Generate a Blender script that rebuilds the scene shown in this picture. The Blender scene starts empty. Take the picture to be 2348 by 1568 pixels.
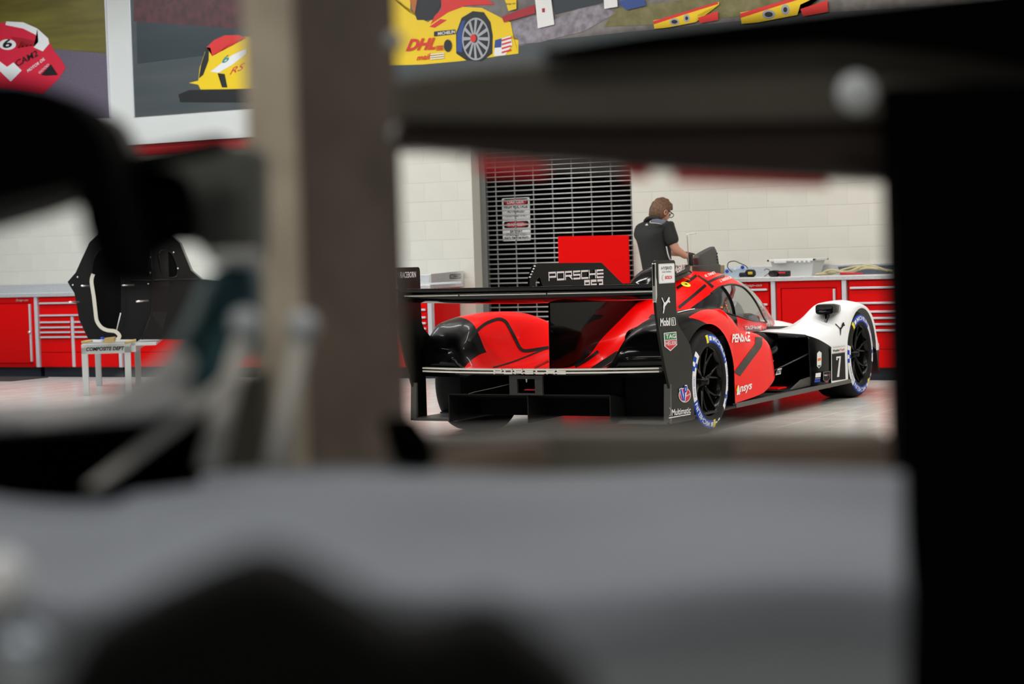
import bpy, bmesh, math, random
import numpy as np
from mathutils import Vector, Matrix
from mathutils.bvhtree import BVHTree
random.seed(7)
S = bpy.context.scene
COL = S.collection
# ---------------------------------------------------------------- camera
CAM = Vector((6.27209, -12.48781, 1.27178))
FWD = Vector((-0.47850098, 0.8769321, -0.04502119))
RGT = Vector((0.87807125, 0.47755575, -0.03051858))
UPV = Vector((0.00526259, 0.05413499, 0.99851976))
FPX = 4566.0
cd = bpy.data.cameras.new('camera')
cd.sensor_width = 36.0; cd.sensor_fit = 'HORIZONTAL'; cd.lens = FPX / 2348 * 36
cd.clip_start = 0.05; cd.clip_end = 200
cd.dof.use_dof = True; cd.dof.focus_distance = 13.2; cd.dof.aperture_fstop = 3.4
cd.dof.aperture_blades = 0
co = bpy.data.objects.new('camera', cd); COL.objects.link(co)
M3 = Matrix((RGT, UPV, -FWD)).transposed()
co.matrix_world = Matrix.Translation(CAM) @ M3.to_4x4()
S.camera = co
# ---------------------------------------------------------------- world, exposure
w = bpy.data.worlds.new('world'); S.world = w; w.use_nodes = True
bg = w.node_tree.nodes['Background']; bg.inputs[0].default_value = (0.85, 0.92, 1.0, 1); bg.inputs[1].default_value = 0.05
S.view_settings.view_transform = 'Standard'; S.view_settings.look = 'None'
S.view_settings.exposure = 0.0; S.view_settings.gamma = 1.0
S.view_settings.use_curve_mapping = False
# ---------------------------------------------------------------- ceiling and fill lamps (positions used by the fixtures further down)
LAMPS = []          # (x, y, z, length, power)
for yy, pw in ((3.2, 42), (0.4, 42), (-2.8, 42), (-8.0, 42), (-13.5, 70)):
    for xx in ((-9.5, -6.6, -3.7, -0.8, 2.1, 5.0, 7.6) if yy > -5 else (-2.0, 2.1, 6.2)):  # rows near the camera and the rightmost column are added as fill light
        LAMPS.append((xx, yy, 5.0, 2.4, pw))
for i, (x, y, z, ln, pw) in enumerate(LAMPS):
    ld = bpy.data.lights.new('tube_lamp', 'AREA'); ld.shape = 'RECTANGLE'; ld.size = ln; ld.size_y = 0.22
    ld.energy = pw * (1.35 if x > 4 and y > -5 else .97 if x > -3 else .88 if x > -6 else 1.7); ld.color = (1.0, 0.97, 0.92) if x > -6 else (0.88, 0.95, 1.0)
    lo = bpy.data.objects.new('tube_lamp', ld); COL.objects.link(lo); lo.location = (x, y, z - 0.03)

# ---------------------------------------------------------------- helpers
def at(px, py, t):
    return CAM + FWD * t + RGT * ((px - 1174) / FPX * t) - UPV * ((py - 784) / FPX * t)

def tag(o, label=None, cat=None, group=None, kind=None):
    if label: o['label'] = label
    if cat: o['category'] = cat
    if group: o['group'] = group
    if kind: o['kind'] = kind
    return o

ORG = {}
def worg(o):
    return ORG.get(o.name, Vector((0, 0, 0)))

def link(o, parent=None):
    """o has world coordinates in its mesh; keeps them while parenting"""
    COL.objects.link(o)
    if parent is not None:
        o.parent = parent
        o.location = -worg(parent)
    ORG[o.name] = Vector((0, 0, 0))
    return o

def empty(name, loc, label=None, cat=None, group=None):
    e = bpy.data.objects.new(name, None); e.empty_display_size = 0.1
    COL.objects.link(e); e.location = loc; ORG[e.name] = Vector(loc)
    return tag(e, label, cat, group)

def mesh(name, V, F, mat, parent=None, smooth=False, bevel=0.0, subsurf=0, solid=0.0, mi=None):
    me = bpy.data.meshes.new(name)
    me.from_pydata([tuple(v) for v in V], [], [tuple(f) for f in F])
    mats = mat if isinstance(mat, (list, tuple)) else [mat]
    for m in mats: me.materials.append(m)
    if mi is not None:
        me.polygons.foreach_set('material_index', mi)
    if smooth: me.polygons.foreach_set('use_smooth', [True] * len(me.polygons))
    me.update()
    o = bpy.data.objects.new(name, me); link(o, parent)
    if bevel:
        b = o.modifiers.new('b', 'BEVEL'); b.width = bevel; b.segments = 2; b.limit_method = 'ANGLE'; b.angle_limit = 0.6
    if solid:
        s = o.modifiers.new('s', 'SOLIDIFY'); s.thickness = solid; s.offset = -1
    if subsurf:
        s = o.modifiers.new('ss', 'SUBSURF'); s.levels = subsurf; s.render_levels = subsurf
    return o

def clone(o, name, parent, dx=0, dy=0, dz=0):
    c = o.copy(); c.name = name; COL.objects.link(c); c.parent = parent
    c.location = -worg(parent) + Vector((dx, dy, dz)) if parent else Vector((dx, dy, dz))
    ORG[c.name] = Vector((dx, dy, dz))
    return c

def boxvf(x0, x1, y0, y1, z0, z1):
    V = [(x0, y0, z0), (x1, y0, z0), (x1, y1, z0), (x0, y1, z0), (x0, y0, z1), (x1, y0, z1), (x1, y1, z1), (x0, y1, z1)]
    F = [(0, 3, 2, 1), (4, 5, 6, 7), (0, 1, 5, 4), (1, 2, 6, 5), (2, 3, 7, 6), (3, 0, 4, 7)]
    return V, F

def box(name, x0, x1, y0, y1, z0, z1, mat, parent=None, bevel=0.0):
    V, F = boxvf(x0, x1, y0, y1, z0, z1)
    return mesh(name, V, F, mat, parent, bevel=bevel)

def join(parts):
    V, F = [], []
    for v, f in parts:
        n = len(V); V += list(v); F += [tuple(i + n for i in q) for q in f]
    return V, F

def frame(o, ex, ey):
    """map 2-D + depth to 3-D: origin o, axes ex, ey, normal ez"""
    ex = Vector(ex); ey = Vector(ey); ez = ex.cross(ey); o = Vector(o)
    return lambda x, y, z=0.0: o + ex * x + ey * y + ez * z

def prism(name, poly, fr, d0, d1, mat, parent=None, bevel=0.0, smooth=False):
    """extrude 2-D polygon (counter-clockwise in fr) from depth d0 to d1"""
    n = len(poly)
    V = [fr(x, y, d0) for x, y in poly] + [fr(x, y, d1) for x, y in poly]
    F = [tuple(range(n))[::-1], tuple(range(n, 2 * n))] + [(i, (i + 1) % n, n + (i + 1) % n, n + i) for i in range(n)]
    return mesh(name, V, F, mat, parent, bevel=bevel, smooth=smooth)

def flat(name, polys, fr, d, mat, parent=None):
    """flat print: one or more polygons at depth d"""
    V, F = [], []
    for p in polys:
        n = len(V); V += [fr(x, y, d) for x, y in p]; F.append(tuple(range(n, n + len(p))))
    return mesh(name, V, F, mat, parent)

def rect(x0, y0, x1, y1): return [(x0, y0), (x1, y0), (x1, y1), (x0, y1)]

def ell(cx, cy, a, b, n=28, t0=0, t1=2 * math.pi):
    return [(cx + a * math.cos(t0 + (t1 - t0) * i / n), cy + b * math.sin(t0 + (t1 - t0) * i / n)) for i in range(n if abs(t1 - t0) > 6.28 else n + 1)]

def rrect(x0, y0, x1, y1, r, n=4):
    P = []
    for cx, cy, a in ((x1 - r, y1 - r, 0), (x0 + r, y1 - r, 90), (x0 + r, y0 + r, 180), (x1 - r, y0 + r, 270)):
        for i in range(n + 1):
            t = math.radians(a + 90 * i / n); P.append((cx + r * math.cos(t), cy + r * math.sin(t)))
    return P

def tubevf(path, rad, n=8, cap=True):
    path = [Vector(p) for p in path]; V, F = [], []
    up = None
    for i, p in enumerate(path):
        t = (path[min(i + 1, len(path) - 1)] - path[max(i - 1, 0)]).normalized()
        if up is None:
            up = Vector((0, 0, 1)) if abs(t.z) < 0.9 else Vector((1, 0, 0))
        a = t.cross(up)
        if a.length < 1e-5: a = t.cross(Vector((0, 1, 0.3)))
        a.normalize(); b = a.cross(t).normalized(); up = b
        r = rad[i] if isinstance(rad, (list, tuple)) else rad
        for k in range(n):
            q = 2 * math.pi * k / n; V.append(p + a * (r * math.cos(q)) + b * (r * math.sin(q)))
    for i in range(len(path) - 1):
        for k in range(n):
            F.append((i * n + k, i * n + (k + 1) % n, (i + 1) * n + (k + 1) % n, (i + 1) * n + k))
    if cap:
        F.append(tuple(range(n))[::-1]); m = (len(path) - 1) * n; F.append(tuple(range(m, m + n)))
    return V, F

def tube(name, path, rad, mat, parent=None, n=8):
    V, F = tubevf(path, rad, n); return mesh(name, V, F, mat, parent, smooth=True)

def catmull(P, sub):
    P = [Vector(p) for p in P]; out = []
    for i in range(len(P) - 1):
        p0 = P[max(i - 1, 0)]; p1 = P[i]; p2 = P[i + 1]; p3 = P[min(i + 2, len(P) - 1)]
        for k in range(sub):
            t = k / sub
            out.append(0.5 * ((2 * p1) + (p2 - p0) * t + (2 * p0 - 5 * p1 + 4 * p2 - p3) * t * t + (3 * p1 - p0 - 3 * p2 + p3) * t ** 3))
    out.append(P[-1]); return out

def lathevf(prof, axis_fr, n=48):
    """prof: (radius, depth); axis_fr(x,y,z) with z along axis"""
    V, F = [], []
    for r, d in prof:
        for k in range(n):
            q = 2 * math.pi * k / n; V.append(axis_fr(r * math.cos(q), r * math.sin(q), d))
    for i in range(len(prof) - 1):
        for k in range(n):
            F.append((i * n + k, i * n + (k + 1) % n, (i + 1) * n + (k + 1) % n, (i + 1) * n + k))
    return V, F

def lathe(name, prof, fr, mat, parent=None, n=48, smooth=True):
    V, F = lathevf(prof, fr, n); return mesh(name, V, F, mat, parent, smooth=smooth)

def text2d(s, bold=0.0, shear=0.0):
    """text as flat triangles: returns verts (x,y), faces, normalised to the unit box"""
    c = bpy.data.curves.new('tmp', 'FONT'); c.body = s; c.size = 1.0; c.offset = bold; c.shear = shear
    c.resolution_u = 3; c.fill_mode = 'FRONT'
    o = bpy.data.objects.new('tmp', c); COL.objects.link(o)
    bpy.context.view_layer.update()
    dg = bpy.context.evaluated_depsgraph_get()
    me = bpy.data.meshes.new_from_object(o.evaluated_get(dg))
    V = [(v.co.x, v.co.y) for v in me.vertices]; F = [tuple(p.vertices) for p in me.polygons]
    bpy.data.objects.remove(o); bpy.data.curves.remove(c); bpy.data.meshes.remove(me)
    x0 = min(v[0] for v in V); x1 = max(v[0] for v in V); y0 = min(v[1] for v in V); y1 = max(v[1] for v in V)
    return [((x - x0) / (x1 - x0), (y - y0) / (y1 - y0)) for x, y in V], F

def text(name, s, fr, x0, y0, wd, ht, d, mat, parent=None, bold=0.0, shear=0.0, slope=0.0, proj=None):
    V2, F = text2d(s, bold, shear)
    V = [fr(x0 + x * wd, y0 + y * ht + slope * x * wd, d) for x, y in V2]
    if proj: V = [proj(v) for v in V]
    return mesh(name, V, F, mat, parent)

STROKES = {  # square letters as centre lines in a unit box
 'P': [[(0, 0), (0, 1), (1, 1), (1, .42), (0, .42)]], 'O': [[(0, 0), (0, 1), (1, 1), (1, 0), (0, 0)]],
 'R': [[(0, 0), (0, 1), (.95, 1), (.95, .45), (0, .45)], [(.55, .45), (1, 0)]],
 'S': [[(1, 1), (0, 1), (0, .52), (1, .52), (1, 0), (0, 0)]], 'C': [[(1, 1), (0, 1), (0, 0), (1, 0)]],
 'H': [[(0, 0), (0, 1)], [(1, 0), (1, 1)], [(0, .5), (1, .5)]], 'E': [[(1, 1), (0, 1), (0, 0), (1, 0)], [(0, .5), (1, .5)]],
 '9': [[(0, 0), (1, 0), (1, 1), (0, 1), (0, .5), (1, .5)]], '6': [[(1, 1), (0, 1), (0, 0), (1, 0), (1, .5), (0, .5)]],
 '3': [[(0, 1), (1, 1), (1, 0), (0, 0)], [(.3, .5), (1, .5)]], '7': [[(0, .8), (0, 1), (1, 1), (.55, 0)]]}

def strokes(name, s, fr, x0, y0, cw, ch, gap, th, d, mat, parent=None, depth=0.0):
    """thick square lettering built from bars"""
    V, F = [], []
    for i, c in enumerate(s):
        ox = x0 + i * (cw + gap)
        for line in STROKES[c]:
            pts = [(ox + th / 2 + a * (cw - th), y0 + th / 2 + b * (ch - th)) for a, b in line]
            for (ax, ay), (bx, by) in zip(pts, pts[1:]):
                dx, dy = bx - ax, by - ay; l = math.hypot(dx, dy); dx, dy = dx / l * th / 2, dy / l * th / 2
                q = [(ax - dx - dy, ay - dy + dx), (ax - dx + dy, ay - dy - dx), (bx + dx + dy, by + dy - dx), (bx + dx - dy, by + dy + dx)]
                n = len(V); d += .00025
                if depth:
                    V += [fr(x, y, d) for x, y in q] + [fr(x, y, d + depth) for x, y in q]
                    F += [(n, n + 1, n + 2, n + 3)[::-1], (n + 4, n + 5, n + 6, n + 7)] + [(n + k, n + (k + 1) % 4, n + 4 + (k + 1) % 4, n + 4 + k) for k in range(4)]
                else:
                    V += [fr(x, y, d) for x, y in q]; F.append((n, n + 1, n + 2, n + 3))
    return mesh(name, V, F, mat, parent)

# ---------------------------------------------------------------- materials
def mat(name, col, rough=0.5, metal=0.0, coat=0.0, emit=0.0, noise=0.0, nscale=20.0, bump=0.0, spec=0.5, alpha=1.0, bscale=None):
    m = bpy.data.materials.new(name); m.use_nodes = True
    nt = m.node_tree; b = nt.nodes['Principled BSDF']
    b.inputs['Base Color'].default_value = (*col, 1); b.inputs['Roughness'].default_value = rough
    b.inputs['Metallic'].default_value = metal; b.inputs['Coat Weight'].default_value = coat; b.inputs['Coat Roughness'].default_value = 0.03
    b.inputs['Specular IOR Level'].default_value = spec; b.inputs['Alpha'].default_value = alpha
    if emit: b.inputs['Emission Color'].default_value = (*col, 1); b.inputs['Emission Strength'].default_value = emit
    if noise or bump:
        tc = nt.nodes.new('ShaderNodeTexCoord'); n = nt.nodes.new('ShaderNodeTexNoise'); n.inputs['Scale'].default_value = nscale; n.inputs['Detail'].default_value = 5
        nt.links.new(tc.outputs['Object'], n.inputs['Vector'])
        if noise:
            r = nt.nodes.new('ShaderNodeValToRGB'); r.color_ramp.elements[0].position = 0.3; r.color_ramp.elements[1].position = 0.7
            r.color_ramp.elements[0].color = (*[c * (1 - noise) for c in col], 1); r.color_ramp.elements[1].color = (*[min(1, c * (1 + noise)) for c in col], 1)
            nt.links.new(n.outputs['Fac'], r.inputs['Fac']); nt.links.new(r.outputs['Color'], b.inputs['Base Color'])
        if bump:
            n2 = n
            if bscale:
                n2 = nt.nodes.new('ShaderNodeTexNoise'); n2.inputs['Scale'].default_value = bscale; n2.inputs['Detail'].default_value = 4; nt.links.new(tc.outputs['Object'], n2.inputs['Vector'])
            bp = nt.nodes.new('ShaderNodeBump'); bp.inputs['Strength'].default_value = bump; bp.inputs['Distance'].default_value = 0.01
            nt.links.new(n2.outputs['Fac'], bp.inputs['Height']); nt.links.new(bp.outputs['Normal'], b.inputs['Normal'])
    return m

def glass(name, tint=(0.9, 0.9, 0.9), refl=0.9):
    m = bpy.data.materials.new(name); m.use_nodes = True; nt = m.node_tree
    for n in list(nt.nodes): nt.nodes.remove(n)
    out = nt.nodes.new('ShaderNodeOutputMaterial'); mx = nt.nodes.new('ShaderNodeMixShader'); tr = nt.nodes.new('ShaderNodeBsdfTransparent'); gl = nt.nodes.new('ShaderNodeBsdfGlossy')
    fr = nt.nodes.new('ShaderNodeFresnel'); fr.inputs['IOR'].default_value = 1.35
    tr.inputs['Color'].default_value = (*tint, 1); gl.inputs['Roughness'].default_value = 0.02; gl.inputs['Color'].default_value = (refl, refl, refl, 1)
    nt.links.new(fr.outputs[0], mx.inputs[0]); nt.links.new(tr.outputs[0], mx.inputs[1]); nt.links.new(gl.outputs[0], mx.inputs[2]); nt.links.new(mx.outputs[0], out.inputs[0])
    return m

RED = (0.95, 0.0015, 0.001)
M = dict(
 red=mat('gloss_red_paint', RED, 0.25, coat=0.22, spec=0.12), bar=mat('light_bar_white', (0.85, 0.83, 0.76), 0.25, coat=0.5), black=mat('gloss_black_paint', (0.003, 0.003, 0.0035), 0.12, spec=0.3),
 white=mat('gloss_white_paint', (0.92, 0.93, 0.95), 0.3, coat=1.0), carbon=mat('satin_carbon', (0.008, 0.008, 0.008), 0.4, noise=0.25, nscale=300, spec=0.25),
 matte=mat('matte_black', (0.006, 0.006, 0.006), 0.6), dark=mat('unlit_black', (0.002, 0.002, 0.002), 0.9, spec=0.1),
 plate=mat('endplate_black', (0.006, 0.006, 0.005), 0.4, spec=0.2), fin=mat('fin_black', (0.002, 0.002, 0.002), 0.06, spec=0.06), skirt=mat('skirt_grey_carbon', (0.075, 0.073, 0.068), 0.45),
 rubber=mat('tyre_rubber', (0.008, 0.008, 0.009), 0.65, bump=0.05, nscale=150, spec=0.2), rim=mat('black_wheel', (0.003, 0.003, 0.003), 0.2, spec=0.25),
 silver=mat('bright_silver', (0.72, 0.72, 0.70), 0.28, metal=0.85), steel=mat('brushed_steel', (0.74, 0.75, 0.76), 0.36, metal=0.55, noise=0.08, nscale=60),
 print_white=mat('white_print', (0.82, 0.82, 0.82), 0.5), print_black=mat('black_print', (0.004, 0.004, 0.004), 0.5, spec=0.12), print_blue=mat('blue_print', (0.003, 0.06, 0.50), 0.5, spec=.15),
 print_yellow=mat('yellow_print', (0.85, 0.72, 0.0), 0.5), print_red=mat('red_print', (0.62, 0.008, 0.03), 0.5), print_green=mat('green_print', (0.0, 0.17, 0.045), 0.5),
 print_orange=mat('orange_print', (0.9, 0.16, 0.0), 0.5), print_grey=mat('grey_print', (0.25, 0.25, 0.25), 0.5), stripe=mat('dark_stripe', (0.008, 0.007, 0.006), 0.25, spec=0.35),
 wall=mat('painted_block', (0.66, 0.645, 0.575), 0.62, noise=0.035, nscale=2.2, bump=0.06, bscale=140), mortar=mat('painted_mortar', (0.63, 0.615, 0.55), 0.8),
 ceiling=mat('ceiling_grey', (0.22, 0.22, 0.22), 0.9), cabinet=mat('cabinet_red', (0.72, 0.0015, 0.002), 0.38, spec=0.16),
 alu=mat('pale_aluminium', (0.70, 0.71, 0.76), 0.34, metal=0.35), kick=mat('dark_blue_plinth', (0.008, 0.013, 0.024), 0.5),
 grille=mat('galvanised_rod', (0.62, 0.63, 0.61), 0.38, metal=0.6), rail=mat('galvanised_rail', (0.20, 0.21, 0.21), 0.5, metal=0.5),
 panelwhite=mat('painted_plaster', (0.60, 0.605, 0.585), 0.7, noise=0.02, nscale=3), band=mat('red_wall_band', (0.42, 0.006, 0.010), 0.5),
 glass=glass('clear_polycarbonate', (0.86, 0.87, 0.84)), screen=glass('tinted_windscreen', (0.74, 0.74, 0.70)), quarter=mat('dark_quarter_glass', (0.012, 0.013, 0.015), 0.12, coat=0.6),
)
# ================================================================ THE ROOM
WY = 5.677
mt = bpy.data.materials.new('floor_tile'); mt.use_nodes = True
nt = mt.node_tree; b = nt.nodes['Principled BSDF']
tc = nt.nodes.new('ShaderNodeTexCoord'); nz = nt.nodes.new('ShaderNodeTexNoise'); nz.inputs['Scale'].default_value = 3.5; nz.inputs['Detail'].default_value = 6
rp = nt.nodes.new('ShaderNodeValToRGB'); rp.color_ramp.elements[0].position = 0.3; rp.color_ramp.elements[1].position = 0.72
rp.color_ramp.elements[0].color = (0.58, 0.565, 0.52, 1); rp.color_ramp.elements[1].color = (0.72, 0.705, 0.66, 1)
geo = nt.nodes.new('ShaderNodeNewGeometry')
nt.links.new(geo.outputs['Position'], nz.inputs['Vector']); nt.links.new(nz.outputs['Fac'], rp.inputs['Fac']); nt.links.new(rp.outputs['Color'], b.inputs['Base Color'])
b.inputs['Roughness'].default_value = 0.22; b.inputs['Specular IOR Level'].default_value = 0.6
M['tile'] = mt; M['grout'] = mat('floor_grout', (0.10, 0.095, 0.085), 0.8)

floor = box('floor', -14, 10, -17, 7.4, -0.2, -0.004, M['grout']); tag(floor, kind='structure')
TX, TY = 0.327, 0.295
def tilevf(x, y, g=0.0022, c=0.0015):
    x0, x1, y0, y1 = x + g, x + TX - g, y + g, y + TY - g
    V = [(x0, y0, -0.02), (x1, y0, -0.02), (x1, y1, -0.02), (x0, y1, -0.02), (x0, y0, -c), (x1, y0, -c), (x1, y1, -c), (x0, y1, -c),
         (x0 + c, y0 + c, 0), (x1 - c, y0 + c, 0), (x1 - c, y1 - c, 0), (x0 + c, y1 - c, 0)]
    F = [(0, 1, 5, 4), (1, 2, 6, 5), (2, 3, 7, 6), (3, 0, 4, 7), (4, 5, 9, 8), (5, 6, 10, 9), (6, 7, 11, 10), (7, 4, 8, 11), (8, 9, 10, 11)]
    return V, F
single, rest = [], []
for i in range(-46, 28):
    for j in range(-52, 25):
        x, y = 1.272 + i * TX, 0.60 + j * TY
        if y > 5.35 and not (-4.2 < x < -2.2): continue
        cx, cy = x + TX / 2, y + TY / 2
        v = Vector((cx, cy, 0)) - CAM; t = v.dot(FWD)
        if t > 2:
            px = 1174 + FPX * v.dot(RGT) / t; py = 784 - FPX * v.dot(UPV) / t
            if (1640 < px < 2060 and 870 < py < 1030) or (920 < px < 1240 and 940 < py < 1040) or (-30 < px < 330 and 850 < py < 930):
                single.append((t, x, y)); continue
        rest.append((x, y))
single.sort()
for q in single[300:]: rest.append((q[1], q[2]))
V, F = tilevf(0, 0)
tm = bpy.data.meshes.new('tile'); tm.from_pydata(V, [], F); tm.materials.append(M['tile']); tm.update()
for t, x, y in single[:300]:
    o = bpy.data.objects.new('tile', tm); COL.objects.link(o); o.parent = floor; o.location = (x, y, 0)
V, F = join([tilevf(x, y) for x, y in rest])
tag(mesh('floor_tiling', V, F, M['tile'], floor), kind='stuff')

# ---- block wall
CH = 0.2032; BL = 0.4064
wall = mesh('wall_back', *join([boxvf(-13.9, -4.062, WY + 0.0022, WY + 0.2, 0, 2.66), boxvf(-2.222, 9.9, WY + 0.0022, WY + 0.2, 0, 2.66), boxvf(-13.9, 9.9, WY + 0.0022, WY + 0.2, 2.66, 6.0)]), M['mortar'])
tag(wall, kind='structure')
def blockvf(x0, x1, z0, dep=0.03, g=0.0022, c=0.0018):
    a, b_, z1 = x0 + .0009, x1 - .0009, z0 + CH - g; z0 = z0 + g; y0 = WY; y1 = WY + dep
    V = [(a, y1, z0), (b_, y1, z0), (b_, y1, z1), (a, y1, z1), (a, y0 + c, z0), (b_, y0 + c, z0), (b_, y0 + c, z1), (a, y0 + c, z1),
         (a + c, y0, z0 + c), (b_ - c, y0, z0 + c), (b_ - c, y0, z1 - c), (a + c, y0, z1 - c)]
    F = [(0, 1, 5, 4), (1, 2, 6, 5), (2, 3, 7, 6), (3, 0, 4, 7), (4, 5, 9, 8), (5, 6, 10, 9), (6, 7, 11, 10), (7, 4, 8, 11), (8, 9, 10, 11)]
    return V, F
cache = {}; rest = []
for k in range(0, 13):
    off = -0.375 if k % 2 == 0 else -0.375 + BL / 2
    for (xa, xb) in ((-13.8, -4.062), (-2.222, 9.8)):
        n0 = math.floor((xa - off) / BL); x = off + n0 * BL
        while x < xb:
            a, b_ = max(x, xa), min(x + BL, xb); x += BL
            if b_ - a < 0.03: continue
            jamb = abs(b_ + 4.062) < 1e-6 or abs(a + 2.222) < 1e-6
            dep = 0.2 if jamb else 0.03
            if 4 <= k <= 11 and ((-10.7 < a < -8.6) or (-6.2 < a < -3.9) or (-2.5 < a < 0.9)):
                ky = (round(b_ - a, 3), dep)
                if ky not in cache:
                    V, F = blockvf(0, b_ - a, 0, dep); me = bpy.data.meshes.new('block'); me.from_pydata(V, [], F); me.materials.append(M['wall']); me.update(); cache[ky] = me
                o = bpy.data.objects.new('block', cache[ky]); COL.objects.link(o); o.parent = wall; o.location = (a, 0, k * CH)
            else:
                rest.append(blockvf(a, b_, k * CH, dep))
V, F = join(rest); tag(mesh('blockwork', V, F, M['wall'], wall), kind='stuff')
tag(box('wall_alcove', -4.6, -1.8, 6.9, 7.0, 0, 3.2, M['dark']), kind='structure')
tag(mesh('wall_alcove_sides', *join([boxvf(-4.7, -4.6, WY + 0.2, 7.0, 0, 3.2), boxvf(-1.9, -1.8, WY + 0.2, 7.0, 0, 3.2), boxvf(-4.7, -1.8, WY + 0.2, 7.0, 3.1, 3.2)]), M['dark']), kind='structure')
tag(box('ceiling', -14, 10, -17, 6, 6.0, 6.1, M['ceiling']), kind='structure')
tag(box('wall_left', -14.1, -13.9, -17, 6, 0, 6.0, M['ceiling']), kind='structure')
tag(box('wall_right', 9.9, 10.1, -17, 6, 0, 6.0, M['ceiling']), kind='structure')
tag(box('wall_front', -14, 10, -17.1, -16.9, 0, 6.0, M['ceiling']), kind='structure')
# white upper wall panel and red band
tag(box('wall_upper', -13.9, 9.9, 5.56, WY + 0.001, 2.63, 5.99, M['panelwhite']), kind='structure')
tag(box('trim_1', -13.9, 9.9, 5.60, WY + 0.001, 2.50, 2.629, M['band'], bevel=0.004), kind='structure')

# ---- ceiling tube fixtures, some added as fill
fx = None
M['diffuser'] = mat('lamp_diffuser', (1, 0.97, 0.92), 0.6, emit=4.0); M['fixture'] = mat('fixture_white', (0.7, 0.7, 0.7), 0.5)
for i, (x, y, z, ln, pw) in enumerate(LAMPS):
    e = empty('ceiling_or_fill_light', (x, y, z), 'unseen tube light under the ceiling, some rows added as fill', 'lamp', 'unseen tube lights under the ceiling, some added as fill')
    if fx is None:
        h = box('housing', -ln / 2 + x, ln / 2 + x, y - 0.14, y + 0.14, z + 0.03, z + 0.12, M['fixture'], e, 0.01)
        d = box('diffuser', -ln / 2 + x + .02, ln / 2 + x - .02, y - 0.11, y + 0.11, z, z + 0.03, M['diffuser'], e)
        r, r2 = [tube('hanger', [(x + s, y, z + .12), (x + s, y, 6.0)], .008, M['fixture'], e, 6) for s in (-.9, .9)]; fx = (h, d, r, r2, Vector((x, y, z)))
    else:
        for s in fx[:4]:
            c = s.copy(); COL.objects.link(c); c.parent = e; c.location = -fx[4]

# ---- roller grille door
dr = empty('door_1', (-3.14, 5.87, 0)); tag(dr, kind='structure')
V, F = tubevf([(-4.0, 5.87, 0), (-2.0, 5.87, 0)], 0.0068, 8)
rm = bpy.data.meshes.new('rod'); rm.from_pydata([tuple(v) for v in V], [], F); rm.materials.append(M['grille'])
rm.polygons.foreach_set('use_smooth', [True] * len(rm.polygons)); rm.update()
for k in range(-27, 15):
    o = bpy.data.objects.new('rod', rm); COL.objects.link(o); o.parent = dr; o.location = Vector((0, 0, 1.862 + 0.0508 * k)) - worg(dr)
for k in range(9):
    x = -3.885 + 0.2235 * k
    box('link_strip', x - .006, x + .006, 5.872, 5.881, 0.45, 2.65, M['rail'], dr)
box('guide_rail', -4.06, -3.995, 5.84, 5.90, 0, 2.66, M['rail'], dr, 0.004)
box('guide_rail', -2.22, -2.16, 5.84, 5.90, 0, 2.66, M['rail'], dr, 0.004)
box('header_box', -4.06, -2.22, 5.80, 6.1, 2.52, 2.66, M['rail'], dr, 0.006)
box('bottom_bar', -4.0, -2.2, 5.85, 5.89, 0.0, 0.08, M['rail'], dr, 0.004)

# ---- danger notices behind the grille
SY = 6.02
def wpt(px, py, y):     # point of the photograph's wall plane (measured once, kept as plain coordinates)
    d = FWD + RGT * ((px - 1174) / FPX) - UPV * ((py - 784) / FPX); t = (y - CAM.y) / d.y; return CAM + d * t
for part, (py0, py1, lines) in enumerate(((455, 504, ('DANGER', ((.47, .15, 'HIGH VOLTAGE', .86), (.27, .13, 'AUTHORIZED', .62), (.08, .11, 'PERSONNEL ONLY', .8)))),
                          (507, 553, ('DANGER', ((.36, .13, 'BATTERY', .45), (.20, .13, 'STORAGE AREA', .74), (.03, .14, 'NO SMOKING', .84)))))):
    a = wpt(1152 + part * 1.2, py1, SY); c = wpt(1214 + part * 1.6, py0 - 3, SY)
    W_, H_ = c.x - a.x, c.z - a.z
    e = empty('danger_sign', (a.x, SY, a.z), ('red and black danger notice about high voltage behind the roller grille', 'lower danger notice about no smoking behind the roller grille')[part], 'sign')
    fr = frame((a.x, SY, a.z), (1, 0, 0), (0, 0, 1))
    prism('board', rrect(0, 0, W_, H_, .012), fr, -.004, 0, M['print_white'], e)
    flat('header_panel', [rrect(.02, H_ * .64, W_ - .02, H_ * .96, .02)], fr, .0015, M['print_black'], e)
    flat('oval', [ell(W_ / 2, H_ * .8, W_ * .41, H_ * .135)], fr, .003, M['print_red'], e)
    text('lettering', lines[0], fr, W_ * .2, H_ * .73, W_ * .6, H_ * .14, .0045, M['print_white'], e, bold=.02)
    for (yy, hh, s, ww) in lines[1]:
        text('lettering', s, fr, W_ * (1 - ww) / 2, H_ * (yy + .04), W_ * ww, H_ * hh, .002, M['print_black'], e, bold=.02)

# ---- red sheet leaning upright in front of the grille
a = wpt(1280, 542, 5.60); c = wpt(1441, 539, 5.60)
e = empty('display_board', ((a.x + c.x) / 2, 5.60, 0), 'flat red steel panel standing upright in front of the grille', 'panel')
M['sheet'] = mat('red_sheet', (0.80, 0.001, 0.001), 0.6, spec=.1)
prism('sheet', [(a.x, 0.03), (c.x, 0.03), (c.x, c.z), (a.x, a.z)], frame((0, 5.60, 0), (1, 0, 0), (0, 0, 1)), -.012, .012, M['sheet'], e, 0.003)
for q in (a.x + .05, c.x - .11): box('foot', q, q + .06, 5.45, 5.66, 0, .03, M['matte'], e)

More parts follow.
